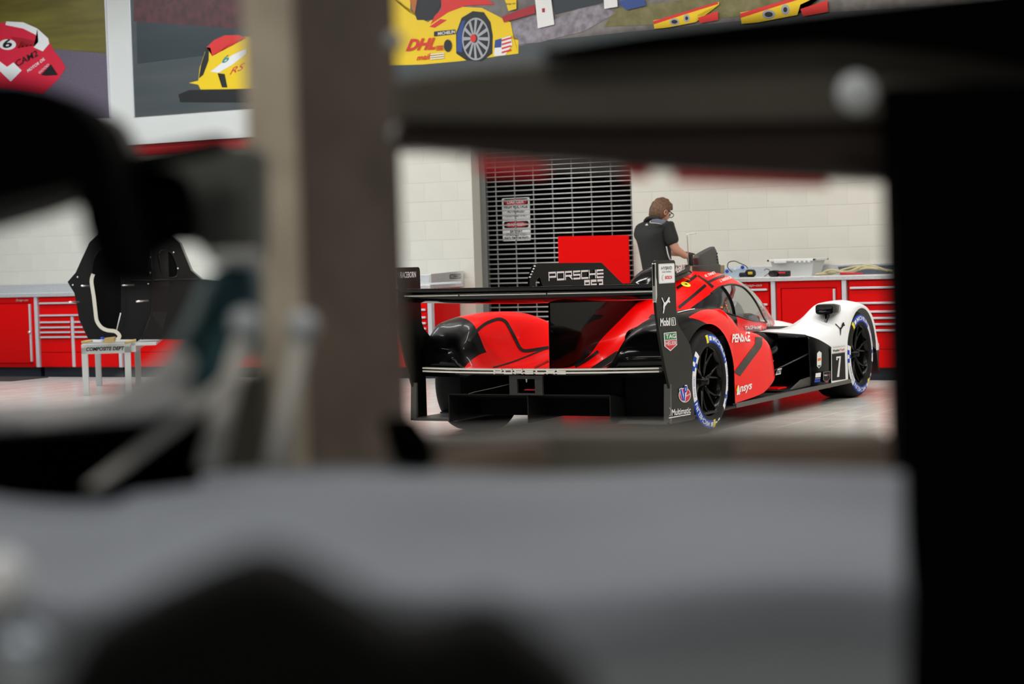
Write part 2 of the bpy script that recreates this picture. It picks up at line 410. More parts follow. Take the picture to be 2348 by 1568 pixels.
# ================================================================ TOOL CABINETS
HZ = [0.852, 0.712, 0.633, 0.574, 0.518, 0.462]
def cabinet(x0, x1, label, kind, split=None, side=False, logo=False, knob=False):
    e = empty('tool_cabinet', ((x0 + x1) / 2, 5.33, 0), label, 'cabinet', 'red tool cabinets along the wall')
    box('body', x0, x1, 5.03, 5.655, 0.115, 0.925, M['cabinet'], e, 0.003)
    box('plinth', x0 + .005, x1 - .005, 5.07, 5.6, 0, 0.115, M['kick'], e)
    fr = frame((0, 5.0, 0), (1, 0, 0), (0, 0, 1))
    if kind == 'drawers':
        zs = [0.918] + [h - .018 for h in HZ]
        def drawer(xa, xb, zt, zb, handle=True):
            d = box('drawer', xa, xb, 5.006, 5.032, zb + .003, zt - .003, M['cabinet'], e, 0.003)
            if handle:
                hz = zb + .016
                box('handle', xa + .012, xb - .012, 4.984, 5.006, hz - .010, hz + .010, M['alu'], d, 0.004)
        for i in range(2): drawer(x0 + .02, x1 - .02, zs[i], zs[i + 1])
        cols = [(x0 + .02, x1 - .02)] if split is None else [(x0 + .02, split - .022), (split + .022, x1 - .02)]
        for xa, xb in cols:
            for i in range(2, 6): drawer(xa, xb, zs[i], zs[i + 1])
            drawer(xa, xb, zs[6], 0.285, False); drawer(xa, xb, 0.285, 0.12, False)
        if split is not None: box('centre_post', split - .02, split + .02, 4.998, 5.03, 0.12, zs[2], M['alu'], e, .003)
    else:
        box('fascia', x0 + .005, x1 - .005, 5.004, 5.032, 0.86, 0.922, M['cabinet'], e, .002)
        box('frame', x0 + .005, x0 + .045, 5.004, 5.032, 0.13, 0.86, M['cabinet'], e, .002)
        box('frame', x1 - .045, x1 - .005, 5.004, 5.032, 0.13, 0.86, M['cabinet'], e, .002)
        d = box('door', x0 + .05, x1 - .05, 5.012, 5.034, 0.165, 0.855, M['cabinet'], e, .004)
        box('handle', x1 - .078, x1 - .058, 4.985, 5.012, 0.18, 0.845, M['alu'], d, .004)
        if knob: lathe('lock', [(0, .03), (.016, .028), (.018, 0)], frame((x1 - .068, 4.99, .52), (1, 0, 0), (0, 0, 1)), M['silver'], d, 16)
    if logo:
        text('maker_badge', 'Snap-on', fr, x1 - .27, .872, .19, .035, .008, M['silver'], e, bold=.03, shear=.3)
    return e
def post(x, label, xo=.021):
    tag(box('corner_post', x - xo, x + xo, 4.99, 5.05, 0.115, 0.925, M['alu'], bevel=.004), label, 'post', 'pale metal posts between the cabinets')
cabinet(-11.4, -10.4, 'red cabinet with one door cut by the left edge of the picture', 'door')
cabinet(-10.35, -9.515, 'red cabinet with one tall door at the far left of the bench', 'door', logo=True, knob=True)
cabinet(-9.465, -8.30, 'red drawer cabinet with paired drawers behind the grey trolley', 'drawers', split=-8.96)
cabinet(-8.25, -7.1, 'red drawer cabinet hidden behind the black tub', 'drawers')
cabinet(-7.05, -5.95, 'red door cabinet between the black tub and the car', 'door')
cabinet(-5.9, -5.1, 'red drawer cabinet half hidden behind the tall post', 'drawers')
cabinet(-5.05, -4.236, 'red drawer cabinet at the end of the left bench beside the grille', 'drawers', side=True)
for x, l in ((-10.375, 'pale metal post at the left edge of the picture'), (-9.49, 'pale metal post right of the far left cabinet door'), (-8.275, 'pale metal post behind the grey trolley'), (-7.075, 'pale metal post behind the black tub'), (-5.925, 'pale metal post hidden left of the car'), (-5.075, 'pale metal post behind the tall post')):
    post(x, l)
post(-4.215, 'pale metal post on the corner of the left bench', .024)
cabinet(-1.62, -.505, 'red drawer cabinet with chrome badge seen over the windscreen', 'drawers', logo=True)
cabinet(-.452, .186, 'red cabinet with a single inset door behind the white front wing', 'door')
cabinet(.24, 1.2, 'red drawer cabinet at the right end beside the black panel', 'drawers')
post(-.478, 'pale metal post left of the single inset door'); post(.213, 'pale metal post right of the single inset door')
post(1.225, 'pale metal post hidden behind the black panel')
# worktops
def worktop(x0, x1, label, end=False):
    e = empty('worktop', ((x0 + x1) / 2, 5.33, .926), label, 'worktop')
    box('slab', x0, x1, 4.975, 5.66, .926, .966, M['steel'], e, .004)
    box('splashback', x0, x1, 5.63, 5.672, .966, 1.062, M['steel'], e, .003)
    return e
wl = worktop(-11.45, -4.19, 'brushed steel worktop on the left bench')
worktop(-1.7, 1.3, 'brushed steel worktop on the right bench')
# raised end cap of the left worktop with its badge
fr = frame((-4.186, 0, 0), (0, 1, 0), (0, 0, 1))
prism('end_cap', [(4.975, .985), (5.60, .985), (5.665, 1.085), (5.655, 1.095), (4.2 + .775, 1.075)], fr, -.02, .012, M['steel'], wl, .003)
flat('badge', [rrect(5.35, 1.015, 5.58, 1.062, .01)], fr, .014, M['print_black'], wl)
flat('badge_face', [rrect(5.358, 1.022, 5.572, 1.055, .008)], fr, .0155, M['silver'], wl)
text('badge_lettering', 'Snap-on', fr, 5.42, 1.03, .13, .02, .017, M['print_black'], wl, bold=.03, shear=.3)
# ================================================================ RACE CAR (x right, y forward, rear axle y=0)
car = empty('race_car', (0, 1.6, 0), 'red, black and white closed prototype race car numbered 7', 'car')
WBASE = 3.148
def lerp(a, b, t): return a + (b - a) * t
def tab(T, y):
    if y <= T[0][0]: return T[0][1]
    for (a, va), (b_, vb) in zip(T, T[1:]):
        if y <= b_: t = (y - a) / (b_ - a); t = t * t * (3 - 2 * t) if SMO else t; return va + (vb - va) * t
    return T[-1][1]
SMO = False
def pchip(xs, ys):
    xs = np.array(xs, float); ys = np.array(ys, float); h = np.diff(xs); d = np.diff(ys) / h; m = np.zeros(len(xs))
    for i in range(1, len(xs) - 1):
        if d[i - 1] * d[i] > 0: w1 = 2 * h[i] + h[i - 1]; w2 = h[i] + 2 * h[i - 1]; m[i] = (w1 + w2) / (w1 / d[i - 1] + w2 / d[i])
    m[0] = d[0]; m[-1] = d[-1]
    def f(x):
        i = int(np.clip(np.searchsorted(xs, x) - 1, 0, len(h) - 1)); t = (x - xs[i]) / h[i]; t = min(max(t, 0), 1)
        return (2 * t ** 3 - 3 * t * t + 1) * ys[i] + (t ** 3 - 2 * t * t + t) * h[i] * m[i] + (-2 * t ** 3 + 3 * t * t) * ys[i + 1] + (t ** 3 - t * t) * h[i] * m[i + 1]
    return f

# ---- livery shader helpers (masks in car coordinates)
def livery(name, colA, colB, build, rough=0.3):
    m = mat(name, colA, rough, coat=.12, spec=.10); nt = m.node_tree; b = nt.nodes['Principled BSDF']
    tc = nt.nodes.new('ShaderNodeTexCoord'); sp = nt.nodes.new('ShaderNodeSeparateXYZ'); nt.links.new(tc.outputs['Object'], sp.inputs[0])
    def op(o, a, b_=None, c=None):
        n = nt.nodes.new('ShaderNodeMath'); n.operation = o
        for i, v in enumerate((a, b_, c)):
            if v is None: continue
            if isinstance(v, (int, float)): n.inputs[i].default_value = v
            else: nt.links.new(v, n.inputs[i])
        return n.outputs[0]
    mask = build(op, sp.outputs[0], sp.outputs[1], sp.outputs[2])
    mx = nt.nodes.new('ShaderNodeMix'); mx.data_type = 'RGBA'; mx.inputs[6].default_value = (*colA, 1); mx.inputs[7].default_value = (*colB, 1)
    nt.links.new(mask, mx.inputs[0]); nt.links.new(mx.outputs[2], b.inputs['Base Color'])
    return m
BLK = (0.003, 0.003, 0.0035)
def m_rear(op, x, y, z):
    ax = op('ABSOLUTE', x)
    yb = op('ADD', -0.37, op('MULTIPLY', op('MAXIMUM', op('SUBTRACT', ax, .62), 0), .55))
    yb = op('ADD', yb, op('MULTIPLY', op('MULTIPLY', op('GREATER_THAN', ax, .935), op('MINIMUM', op('MAXIMUM', op('SUBTRACT', .80, z), 0), .062)), 3.2))
    k = op('MULTIPLY', op('LESS_THAN', y, yb), op('GREATER_THAN', ax, .545))
    under = op('MULTIPLY', op('GREATER_THAN', y, .9), op('LESS_THAN', z, op('ADD', .185, op('MULTIPLY', op('SUBTRACT', y, .95), .27))))
    chan = op('MULTIPLY', op('MULTIPLY', op('GREATER_THAN', x, .3), op('LESS_THAN', x, .60)), op('GREATER_THAN', y, .22))
    inner = op('MULTIPLY', op('MULTIPLY', op('GREATER_THAN', x, .5), op('LESS_THAN', y, .78)), op('LESS_THAN', x, op('SUBTRACT', .89, op('MULTIPLY', y, .16))))  # black patch standing for the dark hollow beside the cockpit, not livery
    return op('MAXIMUM', op('MAXIMUM', op('MAXIMUM', k, under), chan), inner)
M['liv_rear'] = livery('rear_livery', RED, BLK, m_rear)
def m_front(op, x, y, z):
    ax = op('ABSOLUTE', x)
    return op('MAXIMUM', op('MULTIPLY', op('GREATER_THAN', y, 3.3), op('LESS_THAN', z, .36)), op('MULTIPLY', op('LESS_THAN', z, op('ADD', .485, op('MULTIPLY', op('SUBTRACT', y, 2.37), -.35))), op('LESS_THAN', y, 2.475)))
M['liv_cowl'] = livery('cowl_livery', RED, BLK, lambda op, x, y, z: op('MULTIPLY', op('MULTIPLY', op('GREATER_THAN', x, .2), op('GREATER_THAN', y, .72)), op('LESS_THAN', z, .787)), .25)
M['liv_front'] = livery('front_livery', (.92, .93, .95), BLK, m_front)

# ---- lofted half bodies
def halfbody(name, table, sub, ys, mat_, bottom=None, bow=None, side=1, parent=None):
    keys = sorted(table); npt = len(table[keys[0]])
    fx_ = [pchip(keys, [table[k][i][0] for k in keys]) for i in range(npt)]
    fz_ = [pchip(keys, [table[k][i][1] for k in keys]) for i in range(npt)]
    V, F = [], []; rows = 0; m = None
    for y in ys:
        P = [Vector((fx_[i](y), 0, fz_[i](y))) for i in range(npt)]
        if bottom:
            zb = bottom(y)
            if zb is not None: P[-1].z = zb; P[-2].z = max(P[-2].z, zb + .02)
        C = catmull(P, sub); m = len(C)
        for p in C:
            yy = y + (bow(p.x, y) if bow else 0)
            V.append((p.x * side, yy, p.z))
        rows += 1
    for r in range(rows - 1):
        for c in range(m - 1):
            q = (r * m + c, r * m + c + 1, (r + 1) * m + c + 1, (r + 1) * m + c)
            F.append(q[::-1] if side > 0 else q)
    F = [f[::-1] for f in F]
    return mesh(name, V, F, mat_, parent, smooth=True)

def dk(y): return pchip([-.76, -.2, .1, .35, .6, .9, 1.2, 1.45], [.475, .462, .48, .53, .58, .615, .63, .62])(y)
RT = {
 -.76: [(0, .475), (.25, .475), (.50, .477), (.575, .51), (.655, .61), (.80, .622), (.93, .622), (.955, .60)],
 -.70: [(0, .472), (.25, .472), (.48, .475), (.56, .53), (.65, .665), (.80, .70), (.92, .675), (.96, .52)],
 -.60: [(0, .468), (.25, .468), (.46, .472), (.55, .55), (.645, .705), (.80, .746), (.92, .715), (.965, .50)],
 -.465: [(0, .465), (.25, .465), (.45, .47), (.545, .57), (.64, .74), (.80, .780), (.93, .745), (.968, .50)],
 -.342: [(0, .463), (.25, .463), (.44, .468), (.545, .58), (.64, .765), (.81, .809), (.935, .77), (.970, .60)],
 -.2: [(0, .460), (.25, .462), (.44, .468), (.54, .59), (.64, .785), (.81, .830), (.94, .79), (.972, .70)],
 .1: [(0, .47), (.25, .475), (.44, .485), (.54, .61), (.63, .80), (.81, .843), (.945, .795), (.972, .74)],
 .36: [(0, .52), (.25, .525), (.43, .535), (.53, .65), (.62, .79), (.80, .838), (.942, .775), (.972, .60)],
 .55: [(0, .55), (.25, .56), (.42, .575), (.52, .66), (.61, .775), (.78, .815), (.94, .715), (.972, .17)],
 .68: [(0, .58), (.25, .585), (.42, .60), (.51, .66), (.60, .745), (.77, .755), (.94, .645), (.972, .17)],
 .80: [(0, .60), (.25, .605), (.42, .61), (.50, .64), (.60, .67), (.76, .685), (.935, .595), (.972, .17)],
 .95: [(0, .61), (.25, .615), (.42, .62), (.50, .632), (.59, .636), (.76, .638), (.93, .56), (.972, .19)],
 1.12: [(0, .62), (.25, .625), (.42, .63), (.50, .633), (.59, .640), (.78, .640), (.925, .560), (.966, .235)],
 1.30: [(0, .62), (.25, .625), (.42, .63), (.50, .63), (.59, .635), (.775, .626), (.908, .530), (.945, .295)],
 1.40: [(0, .62), (.25, .62), (.42, .625), (.50, .625), (.58, .625), (.735, .605), (.85, .505), (.885, .33)],
 1.45: [(0, .62), (.25, .62), (.42, .62), (.50, .61), (.57, .595), (.66, .55), (.74, .46), (.76, .37)],
}
def arch_r(y):
    if abs(y) < .4579: return .36 + .385 * math.sqrt(1 - (y / .458) ** 2) if y > -.3 else max(.36 + .385 * math.sqrt(1 - (y / .458) ** 2), .45)
    if y >= .4579:
        return pchip([.458, .95, 1.34, 1.46], [.168, .195, .30, .37])(y)
    return None
def bow(x, y):
    k = min(max((-.35 - y) / .41, 0), 1); return .16 * (min(abs(x), .97) / .9) ** 2.2 * k * k * (3 - 2 * k)
ysr = sorted(set([round(v, 4) for v in np.linspace(-.76, 1.45, 70)] + [round(.458 * math.sin(a), 4) for a in np.linspace(-1.57, 1.57, 34)] + [.4585, .4595]))
BODY = {}
for s in (1, -1):
    BODY[s] = halfbody('rear_body_shell', RT, 5, ysr, M['liv_rear'], arch_r, bow, s, car)
# tail fascia under the rear edge
for s in (1, -1):
    xs = np.linspace(0, .955, 30); V = []
    fz = pchip([p[0] for p in RT[-.76][:-1]], [p[1] for p in RT[-.76][:-1]])
    for x in xs: V += [(s * x, -.76 + bow(x, -.76), fz(min(x, .93))), (s * x, -.745 + bow(x, -.76), .425)]
    F = [(2 * i, 2 * i + 1, 2 * i + 3, 2 * i + 2) if s > 0 else (2 * i, 2 * i + 2, 2 * i + 3, 2 * i + 1) for i in range(29)]
    mesh('tail_fascia', V, F, M['black'], car, smooth=True, solid=.012)
# dark lining so that the openings do not show daylight
box('gearbox_block', -.5, .5, -.55, .9, .16, .455, M['dark'], car)
for s in (1, -1):
    x0, x1 = sorted((s * .52, s * .63)); box('wheel_well', x0, x1, -.35, .52, .17, .47, M['dark'], car)
    x0, x1 = sorted((s * .5, s * .88)); box('pod_lining', x0, x1, .47, 1.15, .17, .46, M['dark'], car)
# front body
FT = {
 2.02: [(0, .60), (.25, .60), (.42, .595), (.52, .592), (.60, .590), (.67, .583), (.70, .575), (.705, .565)],
 2.10: [(0, .60), (.25, .60), (.42, .595), (.53, .592), (.63, .592), (.75, .578), (.82, .555), (.84, .17)],
 2.20: [(0, .60), (.25, .60), (.42, .60), (.54, .592), (.66, .600), (.80, .585), (.925, .52), (.95, .165)],
 2.40: [(0, .60), (.25, .60), (.42, .60), (.57, .59), (.70, .60), (.85, .605), (.958, .525), (.972, .165)],
 2.60: [(0, .60), (.25, .60), (.42, .59), (.58, .60), (.735, .675), (.865, .635), (.968, .55), (.975, .165)],
 2.75: [(0, .60), (.25, .60), (.42, .58), (.59, .635), (.74, .758), (.885, .725), (.970, .60), (.976, .165)],
 2.84: [(0, .60), (.25, .60), (.42, .57), (.59, .66), (.74, .782), (.895, .762), (.972, .66), (.978, .165)],
 3.15: [(0, .63), (.22, .62), (.42, .53), (.60, .65), (.75, .788), (.915, .782), (.975, .755), (.980, .728)],
 3.40: [(0, .625), (.22, .615), (.42, .49), (.60, .60), (.75, .762), (.915, .752), (.975, .705), (.980, .65)],
 3.50: [(0, .615), (.22, .60), (.42, .47), (.60, .57), (.74, .735), (.91, .72), (.973, .65), (.980, .50)],
 3.56: [(0, .61), (.22, .595), (.42, .46), (.60, .55), (.735, .71), (.905, .68), (.972, .58), (.980, .36)],
 3.63: [(0, .60), (.22, .585), (.42, .45), (.60, .53), (.73, .665), (.90, .60), (.970, .45), (.978, .17)],
 3.80: [(0, .55), (.22, .53), (.42, .38), (.60, .43), (.69, .52), (.80, .46), (.865, .36), (.87, .15)],
 4.00: [(0, .44), (.22, .42), (.42, .28), (.60, .30), (.66, .34), (.71, .31), (.755, .26), (.76, .13)],
 4.15: [(0, .25), (.22, .24), (.42, .19), (.60, .19), (.62, .20), (.64, .19), (.655, .17), (.66, .12)],
}
def arch_f(y):
    if y < 2.145: return .545
    a = (y - 3.2) / .36
    return .36 + .368 * math.sqrt(1 - a * a) if abs(a) < .9999 else None
ysf = sorted(set([round(v, 4) for v in np.linspace(2.02, 4.15, 60)] + [round(3.2 + .36 * math.sin(a), 4) for a in np.linspace(-1.569, 1.569, 34)] + [2.838, 3.563, 2.144, 2.150]))
for s in (1, -1):
    BODY[('f', s)] = halfbody('front_body_shell', FT, 5, ysf, M['liv_front'], arch_f, None, s, car)
for s in (1, -1):
    x0, x1 = sorted((s * .45, s * .56)); box('front_wheel_well', x0, x1, 2.75, 3.7, .15, .52, M['dark'], car)
box('cockpit_tub', -.50, .50, .9, 2.9, .15, .60, M['matte'], car, .03)
# inner duct visible in the gap in front of the side pod
for s in (1, -1):
    V, F = [], []
    for i in range(14):
        t = i / 13; y = 1.46 + .62 * t
        for z, x in ((.60 - .01 * t, .50), (.585, .56 + .10 * math.sin(math.pi * t)), (.52, .60 + .05 * t), (.40, .58), (.17, .56)): V.append((s * x, y, z))
    for i in range(13):
        for c in range(4): F.append((i * 5 + c, i * 5 + c + 1, i * 5 + c + 6, i * 5 + c + 5))
    mesh('duct_wall', V, F, M['matte'], car, smooth=True, solid=.01)
    tube('turning_vane', [(s * .66, 2.1, .50), (s * .74, 1.85, .46), (s * .68, 1.6, .40)], [.012, .028, .012], M['black'], car)
    x0, x1 = sorted((s * .62, s * .84)); box('red_tray', x0, x1, 1.64, 1.82, .172, .184, M['red'], car, .003)
tube('suspension_strut', [(.9, 2.2, .42), (.6, 1.9, .25)], .006, M['skirt'], car); tube('suspension_strut', [(.86, 1.5, .40), (.6, 1.9, .25)], .006, M['skirt'], car)
# floor and skirt
fp = [(-.98, -.30), (-.98, 2.88), (-.86, 2.95), (-.86, 3.6), (.86, 3.6), (.86, 2.95), (.98, 2.88), (.98, -.30)]
prism('floor_plate', fp[::-1], frame((0, 0, 0), (1, 0, 0), (0, 1, 0)), .135, .150, M['matte'], car)
for s in (1, -1):
    x0, x1 = sorted((s * .955, s * .985)); box('side_skirt', x0, x1, .45, 2.9, .135, .168, M['skirt'], car, .003)
    prism('skirt_wedge', [(1.75, .168), (2.2, .168), (2.2, .235), (1.98, .225)], frame((s * .90, 0, 0), (0, 1, 0), (0, 0, 1)), -.01, .01, M['skirt'], car)

# ---- engine cover, roof and canopy as one family of sections
ZR = pchip([-.76, -.45, -.2, .1, .32, .65, 1.04, 1.3, 1.55, 1.8, 2.05, 2.3, 2.5, 2.73, 2.9, 3.05], [.476, .468, .462, .515, .625, .752, .90, 1.0, 1.06, 1.083, 1.078, 1.03, .955, .835, .735, .64])
ZB = pchip([-.76, .1, .5, .8, 3.05], [.44, .44, .52, .60, .60])
WW = pchip([-.76, -.4, 0, .3, .6, .9, 1.2, 1.5, 2.0, 2.3, 2.6, 2.9, 3.05], [.05, .07, .13, .22, .34, .44, .505, .535, .525, .485, .42, .34, .29])
NE = 2.5
def cowl_x(y, z):
    zb, zr = ZB(y), ZR(y); k = min(max((z - zb) / (zr - zb), 0), 1); return WW(y) * (1 - k ** NE) ** (1 / NE)
def cowl_sec(y, n=24):
    zb, zr, w_ = ZB(y), ZR(y), WW(y); P = []
    for i in range(n + 1):
        a = math.pi / 2 * i / n; c, s_ = math.cos(a), math.sin(a)
        P.append((w_ * s_ ** (2 / NE), zb + (zr - zb) * c ** (2 / NE)))
    return P                 # from crest to sill
# window outline (y, z) on the side surface
WTOP = pchip([1.07, 1.197, 1.32, 1.456, 1.624, 1.833, 2.02, 2.075, 2.13, 2.2, 2.278, 2.377], [.820, .86, .895, .93, .961, .972, .948, .90, .832, .76, .699, .656])
WBOT = pchip([1.07, 1.3, 1.6, 2.0, 2.377], [.814, .79, .74, .68, .652])
Y0, Y1, Y2 = 1.07, 2.377, 3.05
def loft(name, ys, sec, mat_, parent, side=1, solid=0.0):
    V, F = [], []; m = None
    for y in ys:
        P = sec(y); m = len(P); V += [(side * p[0], p[1] if len(p) == 3 else y, p[-1]) for p in P]
    for r in range(len(ys) - 1):
        for c in range(m - 1):
            q = (r * m + c, r * m + c + 1, (r + 1) * m + c + 1, (r + 1) * m + c); F.append(q if side < 0 else q[::-1])
    F = [f[::-1] for f in F]
    return mesh(name, V, F, mat_, parent, smooth=True, solid=solid)
def roof_sec(y, n=20):        # crest down to the window's top edge
    zt = WTOP(y); S_ = cowl_sec(y, 60); zr, zb = ZR(y), ZB(y); k = (zt - zb) / (zr - zb)
    amax = math.acos(min(max(k, 0), 1) ** (NE / 2)); P = []
    for i in range(n + 1):
        a = amax * i / n; P.append((WW(y) * math.sin(a) ** (2 / NE), zb + (zr - zb) * math.cos(a) ** (2 / NE)))
    return P
def band_sec(za, zb_, n=8):
    def f(y):
        a, b_ = za(y), zb_(y); return [(cowl_x(y, a + (b_ - a) * i / n), a + (b_ - a) * i / n) for i in range(n + 1)]
    return f
SCR0 = 1.98    # windscreen header position on the centre line
ysc = list(np.linspace(-.76, Y0, 44))
for s in (1, -1):
    BODY[('c', s)] = loft('engine_cover', ysc, cowl_sec, M['liv_cowl'], car, s)
    # the roof ends forward in a curved header: red up to it, windscreen beyond
    ysd = list(np.linspace(Y0, 2.06, 40))
    BODY[('r', s)] = loft('roof_shell', ysd, roof_sec, M['red'], car, s)
    BODY[('s', s)] = loft('door_sill', list(np.linspace(1.62, Y1, 20)), band_sec(WBOT, lambda y: ZB(y)), M['red'], car, s)
    loft('door_sill', list(np.linspace(Y0, 1.62, 20)), band_sec(WBOT, lambda y: ZB(y)), M['black'], car, s)
    loft('windscreen', list(np.linspace(2.06, Y1, 10)), roof_sec, M['screen'], car, s)
    loft('windscreen', list(np.linspace(Y1, 3.045, 26)), cowl_sec, M['screen'], car, s)
    # window panes: dark quarter and clear door window with a slanted joint
    def pane(name, ya, yb, sh0, sh1, m_):
        V, F = [], []; n, k = 24, 8
        for i in range(n + 1):
            for j in range(k + 1):
                t = i / n; v = j / k
                y = lerp(ya + sh0 * v, yb + sh1 * v, t); y = min(max(y, Y0), Y1)
                z = lerp(WTOP(y), WBOT(y), v); V.append((s * cowl_x(y, z), y, z))
        for i in range(n):
            for j in range(k):
                q = (i * (k + 1) + j, i * (k + 1) + j + 1, (i + 1) * (k + 1) + j + 1, (i + 1) * (k + 1) + j); F.append(q if s > 0 else q[::-1])
        return mesh(name, V, F, m_, car, smooth=True)
    pane('quarter_window', Y0, 1.64, 0, -.06, M['quarter'])
    pane('door_window', 1.64, Y1 - .001, -.06, 0, M['glass'])
    # dark seals round the door window
    def seal(name, ys, zf, r=.006):
        tube(name, [(s * (cowl_x(y, zf(y)) + .002), y, zf(y)) for y in ys], r, M['stripe'], car, 6)
    seal('window_seal', list(np.linspace(1.4, Y1, 40)), WTOP, .008)
    seal('window_seal', list(np.linspace(Y0, Y1, 30)), WBOT, .006)
    tube('window_pillar', [(s * (cowl_x(lerp(1.64, 1.58, v), lerp(WTOP(1.64), WBOT(1.58), v)) + .001), lerp(1.64, 1.58, v), lerp(WTOP(1.64), WBOT(1.58), v)) for v in np.linspace(0, 1, 8)], .012, M['dark'], car, 6)
# cockpit interior
M['interior_red'] = mat('interior_red', (.45, .01, .03), .5); M['interior_grey'] = mat('interior_grey', (.35, .36, .38), .35, metal=.4)
bs = cowl_sec(1.28, 14); mesh('bulkhead', [(x * .95, 1.28, .6 + (z - .6) * .95) for x, z in bs] + [(-x * .95, 1.28, .6 + (z - .6) * .95) for x, z in bs[::-1]], [tuple(range(30))], M['dark'], car, solid=.03)
prism('dashboard', [(2.3, .60), (2.6, .60), (2.55, .70), (2.38, .73)], frame((0, 0, 0), (0, 1, 0), (0, 0, 1)), -.35, .35, M['matte'], car, .02)
SIDE = frame((0, 0, 0), (0, 1, 0), (0, 0, 1))          # (y, z, x)
REAR = frame((0, 0, 0), (1, 0, 0), (0, 0, 1))          # (x, z, -y)
# ---- shark fin
fin = [(-.46, .46), (-.20, .455), (.1, .50), (.32, .61), (.65, .735), (1.04, .87), (1.25, .95), (1.25, 1.01), (.72, 1.018), (.69, 1.03), (.40, 1.165), (.37, 1.178), (-.60, 1.192), (-.655, 1.185), (-.70, 1.15), (-.735, 1.09), (-.74, 1.035), (-.66, 1.03), (-.655, 1.05), (-.62, 1.095), (-.585, 1.09), (-.55, 1.03), (-.45, .93)]
finp = prism('shark_fin', fin, SIDE, -.007, .007, M['fin'], car, .002)
strokes('fin_lettering', 'PORSCHE', SIDE, -.462, 1.068, .112, .062, .0095, .0125, .0085, M['print_white'], finp)
strokes('fin_lettering', '963', SIDE, .078, .985, .092, .075, .011, .017, .0085, M['print_white'], finp)
for i in range(5): lathe('fin_bolt', [(0, .012), (.006, .010), (.007, 0)], frame((.006, -.735 + .018 * i, 1.10 + .018 * i), (0, 1, 0), (0, 0, 1)), M['silver'], finp, 8)
# ---- airbox behind the roof
def blob(name, secs, mat_, parent, n=20, cap=True, ex=.8):
    """secs: (centre, halfx, halfz, y) rounded sections along y"""
    V, F = [], []
    for (cx, cz, hx, hz, y) in secs:
        for k in range(n):
            q = 2 * math.pi * k / n; c, s_ = math.cos(q), math.sin(q)
            V.append((cx + hx * math.copysign(abs(c) ** ex, c), y, cz + hz * math.copysign(abs(s_) ** ex, s_)))
    for i in range(len(secs) - 1):
        for k in range(n): F.append((i * n + k, i * n + (k + 1) % n, (i + 1) * n + (k + 1) % n, (i + 1) * n + k))
    if cap: F += [tuple(range(n)), tuple(range((len(secs) - 1) * n, len(secs) * n))[::-1]]
    return mesh(name, V, F, mat_, parent, smooth=True)
blob('airbox', [(0, .93, .02, .03, .86), (0, .95, .07, .07, .95), (0, .97, .11, .105, 1.08), (0, .985, .14, .135, 1.25), (0, .995, .16, .142, 1.42), (0, 1.0, .165, .14, 1.56), (0, 1.0, .16, .125, 1.68), (0, 1.0, .15, .10, 1.74)], M['black'], car)
ab = prism('airbox_flank', [(1.26, 1.052), (1.51, 1.082), (1.535, 1.127), (1.505, 1.137), (1.28, 1.102)], frame((.185, 0, 0), (0, 1, 0), (0, 0, 1)), -.06, .012, M['black'], car, .008)
text('airbox_lettering', 'Mobil', frame((.1985, 0, 0), (0, 1, .2), (0, -.1, 1)), 1.305, .805, .135, .052, .0, M['print_white'], ab, bold=.03)
flat('airbox_lettering', [rect(1.447, .807, 1.453, .857), rect(1.491, .807, 1.497, .857), rect(1.447, .851, 1.497, .857), rect(1.447, .807, 1.497, .813), rect(1.467, .816, 1.477, .848)], frame((.1985, 0, 0), (0, 1, .2), (0, -.1, 1)), 0, M['print_white'], ab)
# ---- grey protective cover set on the roof intake
M['cover'] = mat('dark_grey_moulding', (.040, .041, .038), .5)
cv = empty('intake_cover', (.05, 2.1, 1.085), 'dark grey moulded cover standing on the red roof', 'cover')
V, F = [], []; n = 24
for (z, cy, hy, hx, tilt) in ((1.05, 2.09, .225, .05, 0), (1.122, 2.09, .225, .05, 0), (1.125, 2.09, .205, .042, 0), (1.16, 2.08, .205, .040, .03), (1.21, 2.06, .195, .036, .10), (1.235, 2.055, .17, .03, .12)):
    for k in range(n):
        q = 2 * math.pi * k / n; c, s_ = math.cos(q), math.sin(q)
        a = math.copysign(abs(c) ** .55, c); b_ = math.copysign(abs(s_) ** .55, s_)
        V.append((.09 + hx * b_, cy + hy * a, z + tilt * .28 * a * 1.0))
for i in range(5):
    for k in range(n): F.append((i * n + k, i * n + (k + 1) % n, (i + 1) * n + (k + 1) % n, (i + 1) * n + k))
F += [tuple(range(n))[::-1], tuple(range(5 * n, 6 * n))]
mesh('moulding', V, F, M['cover'], cv, smooth=False, bevel=.006)
for i in range(4): lathe('rivet', [(0, .006), (.007, .005), (.008, 0)], frame((.128, 2.225 - .003 * i, 1.14 + .024 * i), (0, 1, 0), (0, 0, 1)), M['matte'], cv, 8)
# things standing on the bodywork beside it
M['woodblock'] = mat('yellow_wood', (.62, .40, .10), .6, noise=.15, nscale=30)
p0 = Vector((-.30, 2.62, 1.0))
tag(tube('bent_steel_rod', [(-.12, 2.22, 1.06), (-.125, 2.22, 1.36), (-.13, 2.22, 1.372), (-.10, 2.24, 1.376), (-.06, 2.26, 1.377)], .0042, M['silver']), 'thin bent steel rod standing up from the roof beside the mechanic', 'rod')
tag(prism('wood_block', [(0, 0), (.06, 0), (.045, .155), (-.012, .155)], frame((-.10, 2.30, 1.05), (.88, .47, 0), (0, 0, 1)), -.03, .01, M['woodblock'], bevel=.003), 'yellow wooden block leaning against the dark grey cover', 'wood block')
